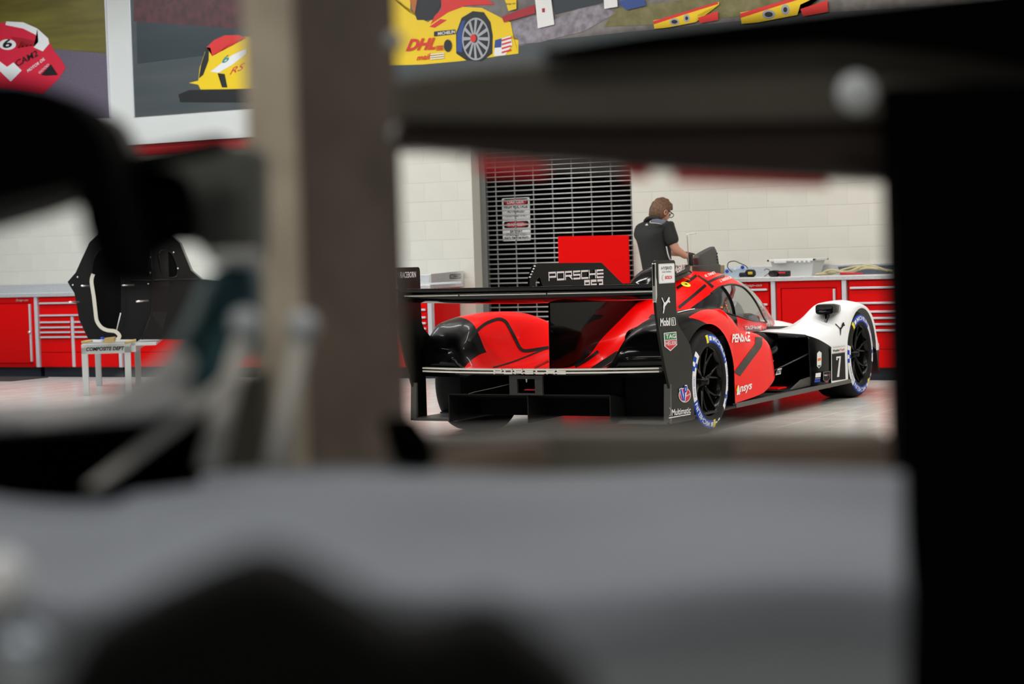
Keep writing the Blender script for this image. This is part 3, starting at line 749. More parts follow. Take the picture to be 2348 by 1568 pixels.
# ---- rear wing
def foil(name, sec, x0, x1, mat_, parent, curve=0.0, n=24):
    V, F = [], []; m = len(sec)
    for i in range(n + 1):
        x = lerp(x0, x1, i / n); k = 1 - (x / .97) ** 2
        for y, z in sec: V.append((x, y, z - curve * k * (1 if z < .97 else .35)))
    for i in range(n):
        for c in range(m): F.append((i * m + c, i * m + (c + 1) % m, (i + 1) * m + (c + 1) % m, (i + 1) * m + c))
    return mesh(name, V, F, mat_, parent, smooth=True)
main = [(-.815, .992), (-.812, .999), (-.70, .990), (-.60, .985), (-.52, .982), (-.495, .972), (-.50, .960), (-.55, .946), (-.63, .940), (-.71, .948), (-.77, .968)]
wing = foil('rear_wing', main, -.965, .965, M['black'], car, .018)
foil('wing_flap', [(-.872, 1.040), (-.866, 1.043), (-.80, 1.026), (-.755, 1.012), (-.742, 1.002), (-.752, .996), (-.80, 1.006)], -.965, .965, M['black'], wing, .004)
for xa, xb in ((-.93, -.50), (-.49, .17), (.18, .965)):
    foil('trailing_edge_strip', [(-.8165, .9885), (-.8165, 1.0005), (-.8140, 1.0005), (-.8140, .9885)], xa, xb, M['silver'], wing, .006)
for x in (-.30, .30): pass
# ---- end plates
EPL = [(-.862, 1.165), (-.850, 1.186), (-.835, 1.191), (-.552, 1.188), (-.538, 1.180), (-.533, 1.16), (-.535, .92), (-.53, .80), (-.50, .752), (-.45, .716), (-.39, .67), (-.327, .623), (-.295, .54), (-.28, .446), (-.283, .30), (-.287, .12), (-.70, .125), (-.683, .16), (-.665, .329), (-.71, .43), (-.755, .534), (-.795, .64), (-.824, .735), (-.855, .86), (-.863, .96)]
EP = {}
for s in (1, -1):
    pl = EPL if s > 0 else [(min(a, -.50) if b_ < .60 else a, b_) for a, b_ in EPL]
    EP[s] = prism('wing_endplate', pl, frame((s * .975, 0, 0), (0, 1, 0), (0, 0, 1)), -.009, .009, M['plate'], car, .004)
    fr = frame((s * .975, 0, 0), (0, 1, 0), (0, 0, 1))
    prism('edge_strip', [(-.8645, .93), (-.857, .92), (-.842, .965), (-.842, 1.06), (-.852, 1.085), (-.852, 1.175), (-.860, 1.170)], fr, -.0115, .0115, M['silver'], EP[s])
    prism('lower_fence', [(-.695, .125), (-.675, .385), (-.655, .385), (-.663, .14)], fr, -.035 if s > 0 else -.012, .012 if s > 0 else .035, M['skirt'], EP[s], .004)
X1 = .975 + .0105
E1 = frame((X1, 0, 0), (0, 1, 0), (0, 0, 1)); ep = EP[1]
def side(px, py, x=X1):                 # photograph pixel -> (y, z) on the plane x
    d = FWD + RGT * ((px - 1174) / FPX) - UPV * ((py - 784) / FPX); t = (x - CAM.x) / d.x; q = CAM + d * t; return (q.y, q.z)
def spoly(pts, x=X1, o=(0, 0), k=1.0): return [side(o[0] + a / k, o[1] + b_ / k, x) for a, b_ in pts]
def quadtext(name, s, c0, c1, c2, d, mat_, parent, x=X1, bold=.02, shear=0.0):
    """text between photo corners c0 (lower left), c1 (lower right), c2 (upper left) on plane x"""
    a = Vector(side(*c0, x)); b_ = Vector(side(*c1, x)); c = Vector(side(*c2, x))
    V2, F = text2d(s, bold, shear)
    V = []
    for u, v in V2:
        q = a + (b_ - a) * u + (c - a) * v; V.append((x + d, q.x, q.y))
    return mesh(name, V, F, mat_, parent)
Z5 = dict(o=(1480, 580), k=7.827)      # zoom frames the marks were measured in
Z6 = dict(o=(1480, 720), k=5.6)
def z5(x, y): return (1480 + x / 7.827, 580 + y / 7.827)
def z6(x, y): return (1480 + x / 5.6, 720 + y / 5.6)
tube('roll_hoop', [(.30, *side(a, b_, .30)) for a, b_ in ((1672, 640), (1680, 652), (1682, 664), (1677, 680), (1667, 692))], .018, M['interior_red'], car)
prism('headrest', [side(a, b_, .25) for a, b_ in ((1668, 722), (1684, 690), (1693, 700), (1702, 718), (1708, 742), (1690, 750), (1670, 745))], frame((.25, 0, 0), (0, 1, 0), (0, 0, 1)), -.03, .03, M['interior_grey'], car, .015)
# hybrid sign
flat('sticker', [rrect(*side(*z5(236, 553)), *side(*z5(517, 182)), .012)], E1, .001, M['print_white'], ep)
flat('sticker_line', [rrect(*side(*z5(243, 545)), *side(*z5(510, 190)), .011)], E1, .0015, M['print_grey'], ep)
flat('sticker_face', [rrect(*side(*z5(246, 541)), *side(*z5(507, 195)), .010)], E1, .002, M['print_white'], ep)
quadtext('sticker_lettering', 'HYBR D', z5(278, 303), z5(470, 294), z5(278, 245), .003, M['print_black'], ep, bold=.0)
flat('sticker_lettering', [spoly([(413, 290), (421, 290), (434, 238), (428, 238)], **Z5)], E1, .003, M['print_green'], ep)
quadtext('sticker_lettering', '- ELECTRIFIED -', z5(278, 355), z5(472, 347), z5(278, 328), .003, M['print_grey'], ep)
flat('sticker_emblem', [spoly([(307 + 19 * math.cos(t), 442 + 52 * math.sin(t)) for t in np.linspace(0, 6.1, 18)], **Z5)], E1, .003, M['print_grey'], ep)
flat('sticker_emblem', [spoly([(307 + 14 * math.cos(t), 442 + 45 * math.sin(t)) for t in np.linspace(0, 6.1, 18)], **Z5), ], E1, .0035, M['print_white'], ep)
quadtext('sticker_lettering', 'BOSCH', z5(348, 472), z5(470, 466), z5(348, 410), .003, M['print_red'], ep, bold=.03)
# leaping cat emblem
CAT = [(283, 797), (300, 802), (318, 850), (332, 884), (352, 886), (385, 845), (402, 800), (416, 789), (432, 800), (434, 838), (424, 850), (438, 868), (436, 890), (424, 893), (408, 880), (388, 902), (366, 935), (348, 955), (338, 1010), (324, 1082), (306, 1082), (318, 1020), (314, 962), (322, 912), (308, 868), (290, 822)]
def catpoly(fr_pts): return fr_pts
def triflat(name, pts, x, d, mat_, parent):
    bm = bmesh.new(); vs = [bm.verts.new((x + d, a, b_)) for a, b_ in pts]; f = bm.faces.new(vs)
    bmesh.ops.triangulate(bm, faces=[f]); me = bpy.data.meshes.new(name); bm.to_mesh(me); bm.free(); me.materials.append(mat_)
    o = bpy.data.objects.new(name, me); return link(o, parent)
triflat('cat_emblem', spoly(CAT, **Z5)[::-1], X1, .002, M['print_white'], ep)
quadtext('lettering', 'Mobil', z5(262, 1318), z5(440, 1304), z5(262, 1170), .002, M['print_white'], ep, bold=.03)
flat('lettering', [spoly(p, **Z5) for p in ([(462, 1304), (474, 1303), (468, 1160), (456, 1161)], [(530, 1300), (546, 1298), (526, 1152), (514, 1153)], [(458, 1161), (524, 1152), (525, 1164), (459, 1173)], [(472, 1304), (545, 1298), (543, 1286), (471, 1292)], [(490, 1280), (505, 1279), (495, 1180), (480, 1190)])], E1, .002, M['print_white'], ep)
# shield
flat('shield', [spoly([(232, 243), (393, 225), (404, 395), (318, 476), (240, 412)], **Z6)], E1, .0015, M['print_white'], ep)
flat('shield_upper', [spoly([(243, 252), (385, 236), (391, 322), (247, 333)], **Z6)], E1, .0025, M['print_green'], ep)
flat('shield_lower', [spoly([(248, 343), (392, 331), (396, 390), (318, 462), (250, 408)], **Z6)], E1, .0025, M['print_red'], ep)
quadtext('shield_lettering', 'TAG', z6(258, 318), z6(384, 306), z6(254, 262), .0035, M['print_white'], ep, bold=.02)
quadtext('shield_lettering', 'HEUER', z6(254, 404), z6(392, 396), z6(252, 352), .0035, M['print_white'], ep, bold=.01)
# racing roundel
flat('roundel', [spoly([(502 + 78 * math.cos(t), 1040 + 95 * math.sin(t)) for t in np.linspace(0, 6.1, 26)], **Z6)], E1, .0015, M['print_white'], ep)
flat('roundel_face', [spoly([(502 + 70 * math.cos(t), 1040 + 86 * math.sin(t)) for t in np.linspace(0, 6.1, 26)], **Z6)], E1, .0025, M['print_red'], ep)
flat('roundel_letter_outline', [spoly(p, **Z6) for p in ([(426, 962), (462, 945), (484, 1040), (500, 912), (528, 908), (538, 960), (520, 1020), (505, 1122), (472, 1122)],)], E1, .0030, M['print_white'], ep)
flat('roundel_letter', [spoly(p, **Z6) for p in ([(436, 968), (458, 956), (482, 1075), (484, 1114), (470, 1112)], [(484, 1112), (500, 1116), (508, 925), (492, 930)], [(500, 925), (522, 920), (532, 958), (522, 1000), (500, 1010), (500, 990), (512, 985), (516, 960), (510, 940), (500, 942)])], E1, .0036, M['print_blue'], ep)
quadtext('roundel_lettering', 'Racing', z6(508, 1075), z6(572, 1040), z6(512, 1040), .0036, M['print_white'], ep, shear=.2)
quadtext('lettering', 'Multimatic', z6(336, 1306), z6(578, 1270), z6(336, 1224), .002, M['print_white'], ep, bold=.015)
flat('lettering', [spoly([(296, 1340), (576, 1290), (576, 1278), (296, 1328)], **Z6)], E1, .002, M['print_white'], ep)
flat('lettering', [spoly([(300 + 30 * math.cos(t), 1255 + 58 * math.sin(t)) for t in np.linspace(-1.5, 1.5, 12)] + [(300 + 20 * math.cos(t), 1255 + 44 * math.sin(t)) for t in np.linspace(1.5, -1.5, 12)], **Z6)], E1, .002, M['print_grey'], ep)
# left end plate, inner face
XL = -.975 + .0105
quadtext('lettering', 'RACEBORN', (918, 637.5), (953.5, 636), (918, 623.5), .001, M['print_white'], EP[-1], XL, bold=.02)
flat('lettering', [[side(a, 637.5, XL), side(a + .9, 637.5, XL), side(a + .9, 624, XL), side(a, 624, XL)] for a in (911, 913, 915, 916.8)], frame((XL, 0, 0), (0, 1, 0), (0, 0, 1)), .001, M['print_grey'], EP[-1])

# ---- tail light strip with lettering
def stripx(x): return -.815 + .16 * (abs(x) / .9) ** 2.2
for z in (.4865, .4655):
    V, F = [], []; xs = np.linspace(-.90, .90, 48)
    for x in xs:
        y = stripx(x); V += [(x, y, z - .0055), (x, y, z + .0055), (x, y + .045, z + .0055), (x, y + .045, z - .0055)]
    for i in range(47):
        for c in range(4): F.append((i * 4 + c, i * 4 + (c + 1) % 4, (i + 1) * 4 + (c + 1) % 4, (i + 1) * 4 + c))
    F += [(0, 1, 2, 3), (188, 189, 190, 191)]
    mesh('light_bar', V, F, M['bar'], car)
strokes('tail_lettering', 'PORSCHE', frame((0, -.826, 0), (1, 0, 0), (0, 0, 1)), -.235, .4585, .062, .036, .0185, .0085, 0, M['bar'], car, depth=.008)
# under-tail: tow-hook frame, diffuser
cf = frame((0, -.80, 0), (1, 0, 0), (0, 0, 1))
V, F = [], []
o4 = [(-.125, .318), (.125, .318), (.125, .447), (-.125, .447)]; i4 = [(-.066, .330), (.068, .330), (.068, .425), (-.066, .425)]
for d in (0, .02): V += [cf(x, z, d) for x, z in o4] + [cf(x, z, d) for x, z in i4]
for k in range(4):
    j = (k + 1) % 4
    F += [(8 + k, 8 + j, 12 + j, 12 + k), (k, 4 + k, 4 + j, j), (k, j, 8 + j, 8 + k), (4 + k, 12 + k, 12 + j, 4 + j)]
crash = mesh('crash_frame', V, F, M['skirt'], car)
crash.data.materials[0] = M['crash'] = mat('crash_grey', (.028, .028, .027), .5)
box('tow_strap', -.03, .06, -.79, -.74, .345, .355, M['print_red'], crash, .003)
prism('tow_tip', [(-.006, .425), (.008, .425), (.003, .402), (-.002, .402)], cf, 0.0, .01, M['silver'], crash)
V, F = [], []       # diffuser roof rising to the rear
for x in (-.61, .61):
    V += [(x, -.80, .322), (x, -.45, .27), (x, -.1, .20), (x, .3, .15), (x, .3, .14), (x, -.1, .19), (x, -.45, .26), (x, -.80, .314)]
F = [(i, (i + 1) % 8, 8 + (i + 1) % 8, 8 + i) for i in range(8)] + [tuple(range(8))[::-1], tuple(range(8, 16))]
mesh('diffuser_roof', V, F, M['carbon'], car)
for x in (-.61, 0.0, .61):
    prism('diffuser_strake', [(-.80, .13), (-.2, .135), (-.2, .22), (-.45, .262), (-.80, .32)], frame((x, 0, 0), (0, 1, 0), (0, 0, 1)), -.004, .004, M['carbon'], car)
for s in (1, -1):
    x0, x1 = sorted((s * .61, s * .968))
    box('diffuser_shelf', x0, x1, -.69, -.15, .122, .142, M['skirt'], car, .004)
    x0, x1 = sorted((s * .61, s * .66)); box('inner_bulkhead', x0, x1, -.55, -.35, .14, .42, M['dark'], car)
    x0, x1 = sorted((s * .05, s * .60)); box('rear_shroud', x0, x1, -.62, -.58, .30, .44, M['dark'], car)
box('rear_shroud', .62, .95, -.58, -.55, .14, .45, M['dark'], car)
box('rear_shroud', -.60, .60, -.30, -.28, .17, .30, M['dark'], car)
tube('tail_wire', [(-.40, -.81, .335), (-.27, -.80, .36), (-.13, -.79, .39)], .003, M['skirt'], car)
tube('tail_wire', [(-.45, -.805, .322), (-.40, -.81, .335)], .003, M['skirt'], car)
# ---- exhaust outlet beside the engine cover
for s in (1,):
    EX = frame((s * .375, .12, .628), (1, 0, 0), (0, 0, 1))
    ex = lathe('exhaust_pipe', [(.050, -.25), (.050, .03), (.046, .033), (.043, .03), (.043, -.2)], EX, M['rim'], car, 28)
    lathe('exhaust_lip_highlight', [(.0515, .026), (.0525, .032), (.050, .035), (.0475, .035)], EX, M['skirt'], ex, 28)  # grey ring, a highlight put into the colour to outline the pipe
    lathe('exhaust_bore', [(.043, -.05), (0, -.05)], EX, M['dark'], ex, 24)
    blob('exhaust_cowl', [(s * .385, .62, .075, .075, .10), (s * .385, .62, .095, .095, .12), (s * .385, .62, .105, .105, .2), (s * .40, .62, .12, .11, .40), (s * .42, .60, .11, .08, .7), (s * .44, .60, .05, .03, .95)], M['black'], car, cap=False)
    prism('exhaust_shelf', [(-.45, .468), (.0, .50), (.05, .56), (-.02, .562), (-.30, .50)], frame((s * .33, 0, 0), (0, 1, 0), (0, 0, 1)), -.05, .05, M['stripe'], car, .01)
# ---- door mirrors on the front wings
for s in (1, -1):
    fr = frame((s * .80, 0, 0), (0, 1, 0), (0, 0, 1))
    mi = blob('mirror', [(s * .885, .742, .074, .038, 2.575), (s * .885, .742, .080, .043, 2.59), (s * .885, .742, .080, .043, 2.68), (s * .885, .742, .066, .034, 2.78), (s * .88, .74, .02, .012, 2.86)], M['black'], car, ex=.45)
    prism('mirror_stalk', [(2.60, .60), (2.68, .60), (2.72, .73), (2.65, .73)], frame((s * .875, 0, 0), (0, 1, 0), (0, 0, 1)), -.012, .012, M['black'], car, .006)
# headlamp edge
M['lamp_clear'] = glass('headlamp_cover', (.75, .7, .7))
for s in (1, -1): blob('headlamp_cover', [(s * .90, .42, .03, .03, 3.62), (s * .88, .40, .05, .07, 3.72), (s * .87, .36, .05, .05, 3.86)], M['lamp_clear'], car)

# ---- wheels
TYR = lambda wd: [(.235, .0), (.243, .012), (.262, .016), (.30, .0145), (.325, .006), (.342, -.012), (.352, -.035), (.355, -.06), (.355, -wd + .06), (.352, -wd + .035), (.342, -wd + .012), (.325, -wd - .006), (.26, -wd - .016), (.235, -wd)]
def side_r(r): return float(np.interp(r, [.235, .243, .262, .30, .325, .342], [0, .012, .016, .0145, .006, -.012]))
def make_wheel(yc, s, wd, phase, detail=True):
    xo = .972 if s > 0 else -.992; fr = frame((xo, yc, .355), (0, s, 0), (0, 0, 1))   # third axis points outwards
    ty = lathe('tyre', TYR(wd), fr, M['rubber'], car, 72)
    lathe('wheel_rim', [(.237, .004), (.241, .001), (.236, -.004), (.228, -.012), (.222, -.04), (.215, -.10), (.212, -wd), (.235, -wd)], fr, M['rim'], ty, 60)
    lathe('wheel_back', [(.213, -.13), (.10, -.14), (0, -.14)], fr, M['dark'], ty, 40)
    V, F = [], []
    for i in range(6):
        a0 = 2 * math.pi * i / 6 + .25
        for sg in (-1, 1):
            pts = [(.035, -.055, 0), (.11, -.045, sg * .06), (.17, -.03, sg * .16), (.228, -.012, sg * .24)]
            path = [fr(r * math.cos(a0 + da), r * math.sin(a0 + da), d) for r, d, da in pts]
            v, f = tubevf(path, [.017, .012, .009, .009], 6); n = len(V); V += v; F += [tuple(k + n for k in q) for q in f]
    mesh('spokes', V, F, M['rim'], ty, smooth=True)
    lathe('wheel_nut', [(0, -.002), (.020, -.004), (.026, -.015), (.030, -.04), (.055, -.055), (.06, -.09)], fr, M['rim'], ty, 20)
    if not detail: return ty
    def arc(name, a0, a1, r0, r1, m_, lift=.0015):
        V, F = [], []; n = max(4, int(abs(a1 - a0) / 4)); k = 4
        for i in range(n + 1):
            a = math.radians(lerp(a0, a1, i / n))
            for j in range(k + 1):
                r = lerp(r0, r1, j / k); V.append(fr(r * math.cos(a), r * math.sin(a), side_r(r) + lift))
        for i in range(n):
            for j in range(k): F.append((i * (k + 1) + j, (i + 1) * (k + 1) + j, (i + 1) * (k + 1) + j + 1, i * (k + 1) + j + 1))
        return mesh(name, V, F, m_, ty)
    def arctext(name, s_, a0, a1, r0, r1, m_, lift=.003, bold=.02):
        V2, F = text2d(s_, bold); V = []
        for u, v in V2:
            a = math.radians(lerp(a0, a1, u)); r = lerp(r0, r1, v); V.append(fr(r * math.cos(a), r * math.sin(a), side_r(r) + lift))
        return mesh(name, V, F, m_, ty)
    for half in (0, 180):
        b0 = phase + half
        arc('sidewall_mark', b0 + 7, b0, .265, .320, M['print_yellow'])
        arc('sidewall_band', b0, b0 - 72, .265, .320, M['print_blue'])
        arctext('sidewall_lettering', 'MICHELIN', b0 - 14, b0 - 69, .276, .310, M['print_white'])
        arc('sidewall_mark', b0 - 2, b0 - 10, .278, .308, M['print_white'], .003)
        arc('sidewall_band', b0 - 72, b0 - 138, .265, .320, M['print_white'])
        arctext('sidewall_lettering', 'PILOT SPORT', b0 - 78, b0 - 106, .283, .300, M['print_blue'], bold=0)
        for (u0, u1, ra, rb) in ((112, 118, .2925, .320), (118, 124, .265, .2925), (124, 131, .2925, .320)):
            arc('sidewall_check', b0 - u0, b0 - u1, ra, rb, M['print_blue'], .003)
    for a_ in (-137, -146): arc('sidewall_mark', phase + 180 + 22 + (a_ + 137), phase + 180 + 16 + (a_ + 137), .288, .300, M['print_white'])
    return ty
make_wheel(0, 1, .34, 95); make_wheel(WBASE, 1, .30, 122)
make_wheel(0, -1, .34, 95, False); make_wheel(WBASE, -1, .30, 95, False)

# ---- marks laid over the curved bodywork: cast onto the shells
dg = bpy.context.evaluated_depsgraph_get()
def bvh_of(keys):
    V, F = [], []
    for k in keys:
        me = BODY[k].data; n = len(V); V += [v.co.copy() for v in me.vertices]; F += [tuple(i + n for i in p.vertices) for p in me.polygons]
    return BVHTree.FromPolygons(V, F)
B_ALL = bvh_of([1, -1, ('f', 1), ('f', -1), ('c', 1), ('c', -1), ('r', 1), ('r', -1), ('s', 1), ('s', -1)])
def cast(o, d, off=.003):
    hit, nrm, idx, dist = B_ALL.ray_cast(Vector(o), Vector(d))
    if hit is None: return None
    if nrm.dot(Vector(d)) > 0: nrm = -nrm
    return hit + nrm * off
def camcast(px, py, off=.003):
    d = FWD + RGT * ((px - 1174) / FPX) - UPV * ((py - 784) / FPX); return cast(CAM, d.normalized(), off)
def sidecast(yz, off=.003, frm=3.0, to=-1): return cast((frm, yz[0], yz[1]), (to, 0, 0), off)
def ribbon(name, pts, wd, caster, m_, parent=car, n=30):
    """pts: 2-D centre line (any plane), caster maps 2-D -> surface"""
    C = catmull([Vector((p[0], p[1], 0)) for p in pts], max(2, n // (len(pts) - 1))); V, F = [], []; ok = []
    for i, c in enumerate(C):
        t = (C[min(i + 1, len(C) - 1)] - C[max(i - 1, 0)]).normalized(); nn = Vector((-t.y, t.x, 0)); w_ = wd if not isinstance(wd, tuple) else lerp(wd[0], wd[1], i / (len(C) - 1))
        row = []
        for u in (-.5, -.25, 0, .25, .5):
            q = c + nn * (u * w_); h = caster((q.x, q.y)); row.append(h)
        ok.append(all(h is not None for h in row)); V += [h if h is not None else Vector((0, 0, .5)) for h in row]
    runs, cur = [], []
    for i in range(len(C) - 1):
        qs = [(i * 5 + j, i * 5 + j + 1, i * 5 + j + 6, i * 5 + j + 5) for j in range(4)]
        if ok[i] and ok[i + 1] and all(max((V[q[0]] - V[q[2]]).length, (V[q[1]] - V[q[3]]).length) < .09 for q in qs): cur += qs
        elif cur: runs.append(cur); cur = []
    if cur: runs.append(cur)
    for F in runs:
        u = sorted({k for q in F for k in q}); ix = {k: n_ for n_, k in enumerate(u)}
        mesh(name, [V[k] for k in u], [tuple(ix[k] for k in q) for q in F], m_, parent, smooth=True)
# points measured on the photo, turned into surface points of the car
def pxr(name, pts, wd, m_=None, n=30): return ribbon(name, pts, wd, lambda q: camcast(*q), m_ or M['stripe'], n=n)
pxr('body_stripe', [(1556, 706), (1590, 678), (1618, 654)], 7)
pxr('body_stripe', [(1552, 661), (1580, 644), (1597, 632)], 6)
pxr('body_stripe', [(1622, 648), (1645, 637), (1662, 632)], 5)
pxr('door_seam', [(1600, 632), (1618, 644), (1635, 659)], (2, 7))
pxr('body_stripe', [(1384, 760), (1430, 712), (1478, 694)][:2] + [(1462, 690)], 8)
pxr('body_stripe', [(1318, 841), (1345, 826), (1372, 806)], 7)
pxr('body_stripe', [(1130, 843), (1180, 828), (1255, 798)], 3)
pxr('body_stripe', [(1226, 843), (1258, 828)], 4)
pxr('body_stripe', [(1074, 783), (1090, 762), (1108, 746), (1125, 737), (1143, 732), (1158, 737), (1168, 752), (1180, 775), (1190, 795), (1198, 803), (1212, 804), (1258, 797)], 7, n=80)
pxr('body_stripe', [(1740, 770), (1739, 780), (1737, 793), (1715, 823), (1688, 860)], 16, n=40)
pxr('body_stripe', [(1712, 757), (1750, 755), (1790, 753)], 4)
pxr('sill_highlight', [(1554, 717), (1585, 710), (1612, 707)], 1.5, M['print_white'])  # white streak, a specular highlight put into the colour
def pxtext(name, s, c0, c1, c2, m_, bold=.02, shear=0.0):
    V2, F = text2d(s, bold, shear); V = []
    for u, v in V2:
        h = camcast(c0[0] + (c1[0] - c0[0]) * u + (c2[0] - c0[0]) * v, c0[1] + (c1[1] - c0[1]) * u + (c2[1] - c0[1]) * v, .008)
        V.append(h)
    F = [f for f in F if all(V[i] is not None for i in f)]
    F = [f for f in F if max((V[f[0]] - V[f[1]]).length, (V[f[1]] - V[f[2]]).length, (V[f[2]] - V[f[0]]).length) < .30]
    u_ = sorted({i for f in F for i in f}); ix = {k: n_ for n_, k in enumerate(u_)}
    return mesh(name, [V[k] for k in u_], [tuple(ix[k] for k in f) for f in F], m_, car)
pxtext('lettering', 'PENSKE', (1676, 786), (1719, 783), (1676, 766), M['print_white'], .04, .15)
pxtext('lettering', 'nsys', (1694, 905), (1722, 897), (1694, 886.5), M['print_white'], .03, .2)
def pxpoly(name, polys, m_, off=.004):
    V, F = [], []
    for p in polys:
        vs = [camcast(a, b_, off) for a, b_ in p]
        if any(v is None for v in vs): continue
        n = len(V); V += vs; F.append(tuple(range(n, n + len(vs))))
    return mesh(name, V, F, m_, car) if F else None
pxpoly('lettering', [[(1688, 906), (1692, 905), (1693.5, 883), (1690.5, 884)], [(1690.5, 884), (1693.5, 883), (1696, 904), (1692.5, 905)]], M['print_white'])
pxpoly('lettering', [[(1686.5, 896), (1689, 899), (1692, 883), (1689.5, 884)]], M['print_yellow'], .006)
pxtext('lettering', 'TAGHeuer', (1706, 757), (1744, 753), (1706, 748), M['print_white'], .03)
pxtext('lettering', 'L. VANTHOOR', (1652, 649), (1678, 640), (1649, 643), M['print_white'], .02)
pxtext('lettering', 'N. TANDY', (1618, 638), (1642, 629), (1615, 632), M['print_white'], .02)
pxpoly('yellow_sticker', [[(1572.5 + 11 * math.cos(t), 653 + 5.2 * math.sin(t) + 2.5 * math.cos(t)) for t in np.linspace(0, 6.1, 20)]], M['print_yellow'])
pxpoly('yellow_sticker_mark', [[(1570, 653), (1576, 654), (1576, 652), (1570, 651)]], M['print_black'], .006)
pxpoly('orange_hook', [[(1567, 636), (1582, 642), (1582, 644), (1567, 639)]], M['print_orange'])
# marks on the front wing side
XF = .9825; EF = frame((XF, 0, 0), (0, 1, 0), (0, 0, 1))
def z7(x, y): return (1740 + x / 6.03, 680 + y / 6.03)
def f7(name, polys, d, m_): return flat(name, [[side(*z7(a, b_), XF) for a, b_ in p] for p in polys], EF, d, m_, car)
def q7(name, s, c0, c1, c2, d, m_, bold=.02, shear=0): return quadtext(name, s, z7(*c0), z7(*c1), z7(*c2), d, m_, car, XF, bold, shear)
f7('number_panel', [[(1000, 1195), (1212, 1163), (1200, 660), (1000, 690)]], .001, M['print_white'])
f7('number_plate', [[(1010, 1165), (1196, 1140), (1187, 770), (1006, 795)]], .002, M['print_black'])
f7('number', [[(1066, 878), (1084, 876), (1082, 852), (1108, 849), (1076, 1112), (1106, 1108), (1130, 822), (1066, 830)]], .003, M['print_white'])
f7('panel_line', [[(1005, 790), (1190, 765), (1190, 761), (1005, 786)], [(1020, 705), (1185, 685), (1185, 680), (1020, 700)]], .003, M['print_grey'])
q7('lettering', 'Weather', (1018, 768), (1118, 752), (1018, 734), .003, M['print_black'])
q7('lettering', 'Tech', (1120, 752), (1180, 742), (1120, 722), .003, M['print_red'])
f7('sticker', [[(802, 962), (830, 992), (862, 952), (866, 775), (832, 752), (804, 785)]], .001, M['print_white'])
f7('sticker_mark', [[(810, 892), (856, 880), (858, 845), (812, 856)]], .002, M['print_orange'])
f7('sticker_mark', [[(808, 950), (830, 980), (858, 945)]], .002, M['print_green'])
f7('sticker', [[(780, 1120), (852, 1110), (857, 1050), (785, 1060)]], .001, M['print_white'])
f7('sticker', [[(776, 1145), (850, 1135), (850, 1122), (776, 1132)]], .001, M['print_grey'])
f7('sticker', [[(768, 1188), (846, 1176), (846, 1142), (768, 1154)]], .001, M['print_blue'])
f7('sticker_outline', [[(888, 1150), (936, 1192), (984, 1130), (984, 1028), (888, 1042)]], .001, M['print_grey'])
f7('sticker_face', [[(893, 1147), (936, 1185), (979, 1128), (979, 1034), (893, 1047)]], .002, M['print_black'])
q7('lettering', 'Weather', (896, 1100), (944, 1094), (896, 1076), .003, M['print_white']); q7('lettering', 'Tech', (946, 1094), (978, 1090), (946, 1074), .003, M['print_red'])
f7('sticker_mark', [[(915, 1155), (936, 1186), (955, 1150), (936, 1165)]], .003, M['print_red'])
f7('red_tape', [[(1000, 1200), (1006, 1200), (990, 1250), (966, 1272), (984, 1246)]], .002, M['print_red'])
CAT2 = [(1050, 378), (1062, 381), (1110, 430), (1130, 428), (1146, 370), (1160, 356), (1172, 360), (1172, 382), (1184, 392), (1180, 402), (1160, 408), (1130, 455), (1128, 500), (1124, 535), (1118, 535), (1116, 490), (1114, 450), (1098, 432), (1054, 390)]
pxpoly('cat_emblem', [[z7(*CAT2[i]) for i in tri] for tri in ((0, 1, 18), (1, 2, 17, 18), (2, 3, 11, 16, 17), (3, 4, 10, 11), (4, 5, 6, 7, 10), (7, 8, 9, 10), (11, 12, 15, 16), (12, 13, 14, 15))], M['print_black'], .006)
f7b = lambda: None
# small marks low on the side pod
gs = mesh('gtp_sticker', [Vector((.86, *side(*z7(a, b_), .86))) for a, b_ in ((228, 1086), (302, 1072), (320, 988), (262, 998))], [(0, 1, 2, 3)], M['print_white'], car)
quadtext('lettering', 'IIIGTP', z7(238, 1068), z7(306, 1056), z7(250, 1015), .003, M['print_black'], car, .86, .03, .2)
XQ = None
pq = [(1652, 703), (1655, 703), (1655, 701.5), (1658.5, 704.5), (1655, 707.5), (1655, 706), (1652, 706)]
def wincast(px, py, off=.006):
    d = FWD + RGT * ((px - 1174) / FPX) - UPV * ((py - 784) / FPX)
    lo, hi = None, None
    for i in range(400):
        t = 13.0 + i * .01; q = CAM + d * t
        if q.x < cowl_x(min(max(q.y, .8), 2.9), q.z) + off: return q
    return CAM + d * 14
mesh('arrow_mark', [wincast(*p) for p in pq], [tuple(range(7))], M['print_orange'], car)
for (a, b_, c, d_) in ((1662, 692, 1664, 694), (1664, 698, 1667, 702), (1666, 704, 1668, 708), (1670, 711, 1672, 715)):
    mesh('window_mark', [wincast(*p) for p in ((a, d_), (c, d_), (c, b_), (a, b_))], [(0, 1, 2, 3)], M['print_orange'], car)
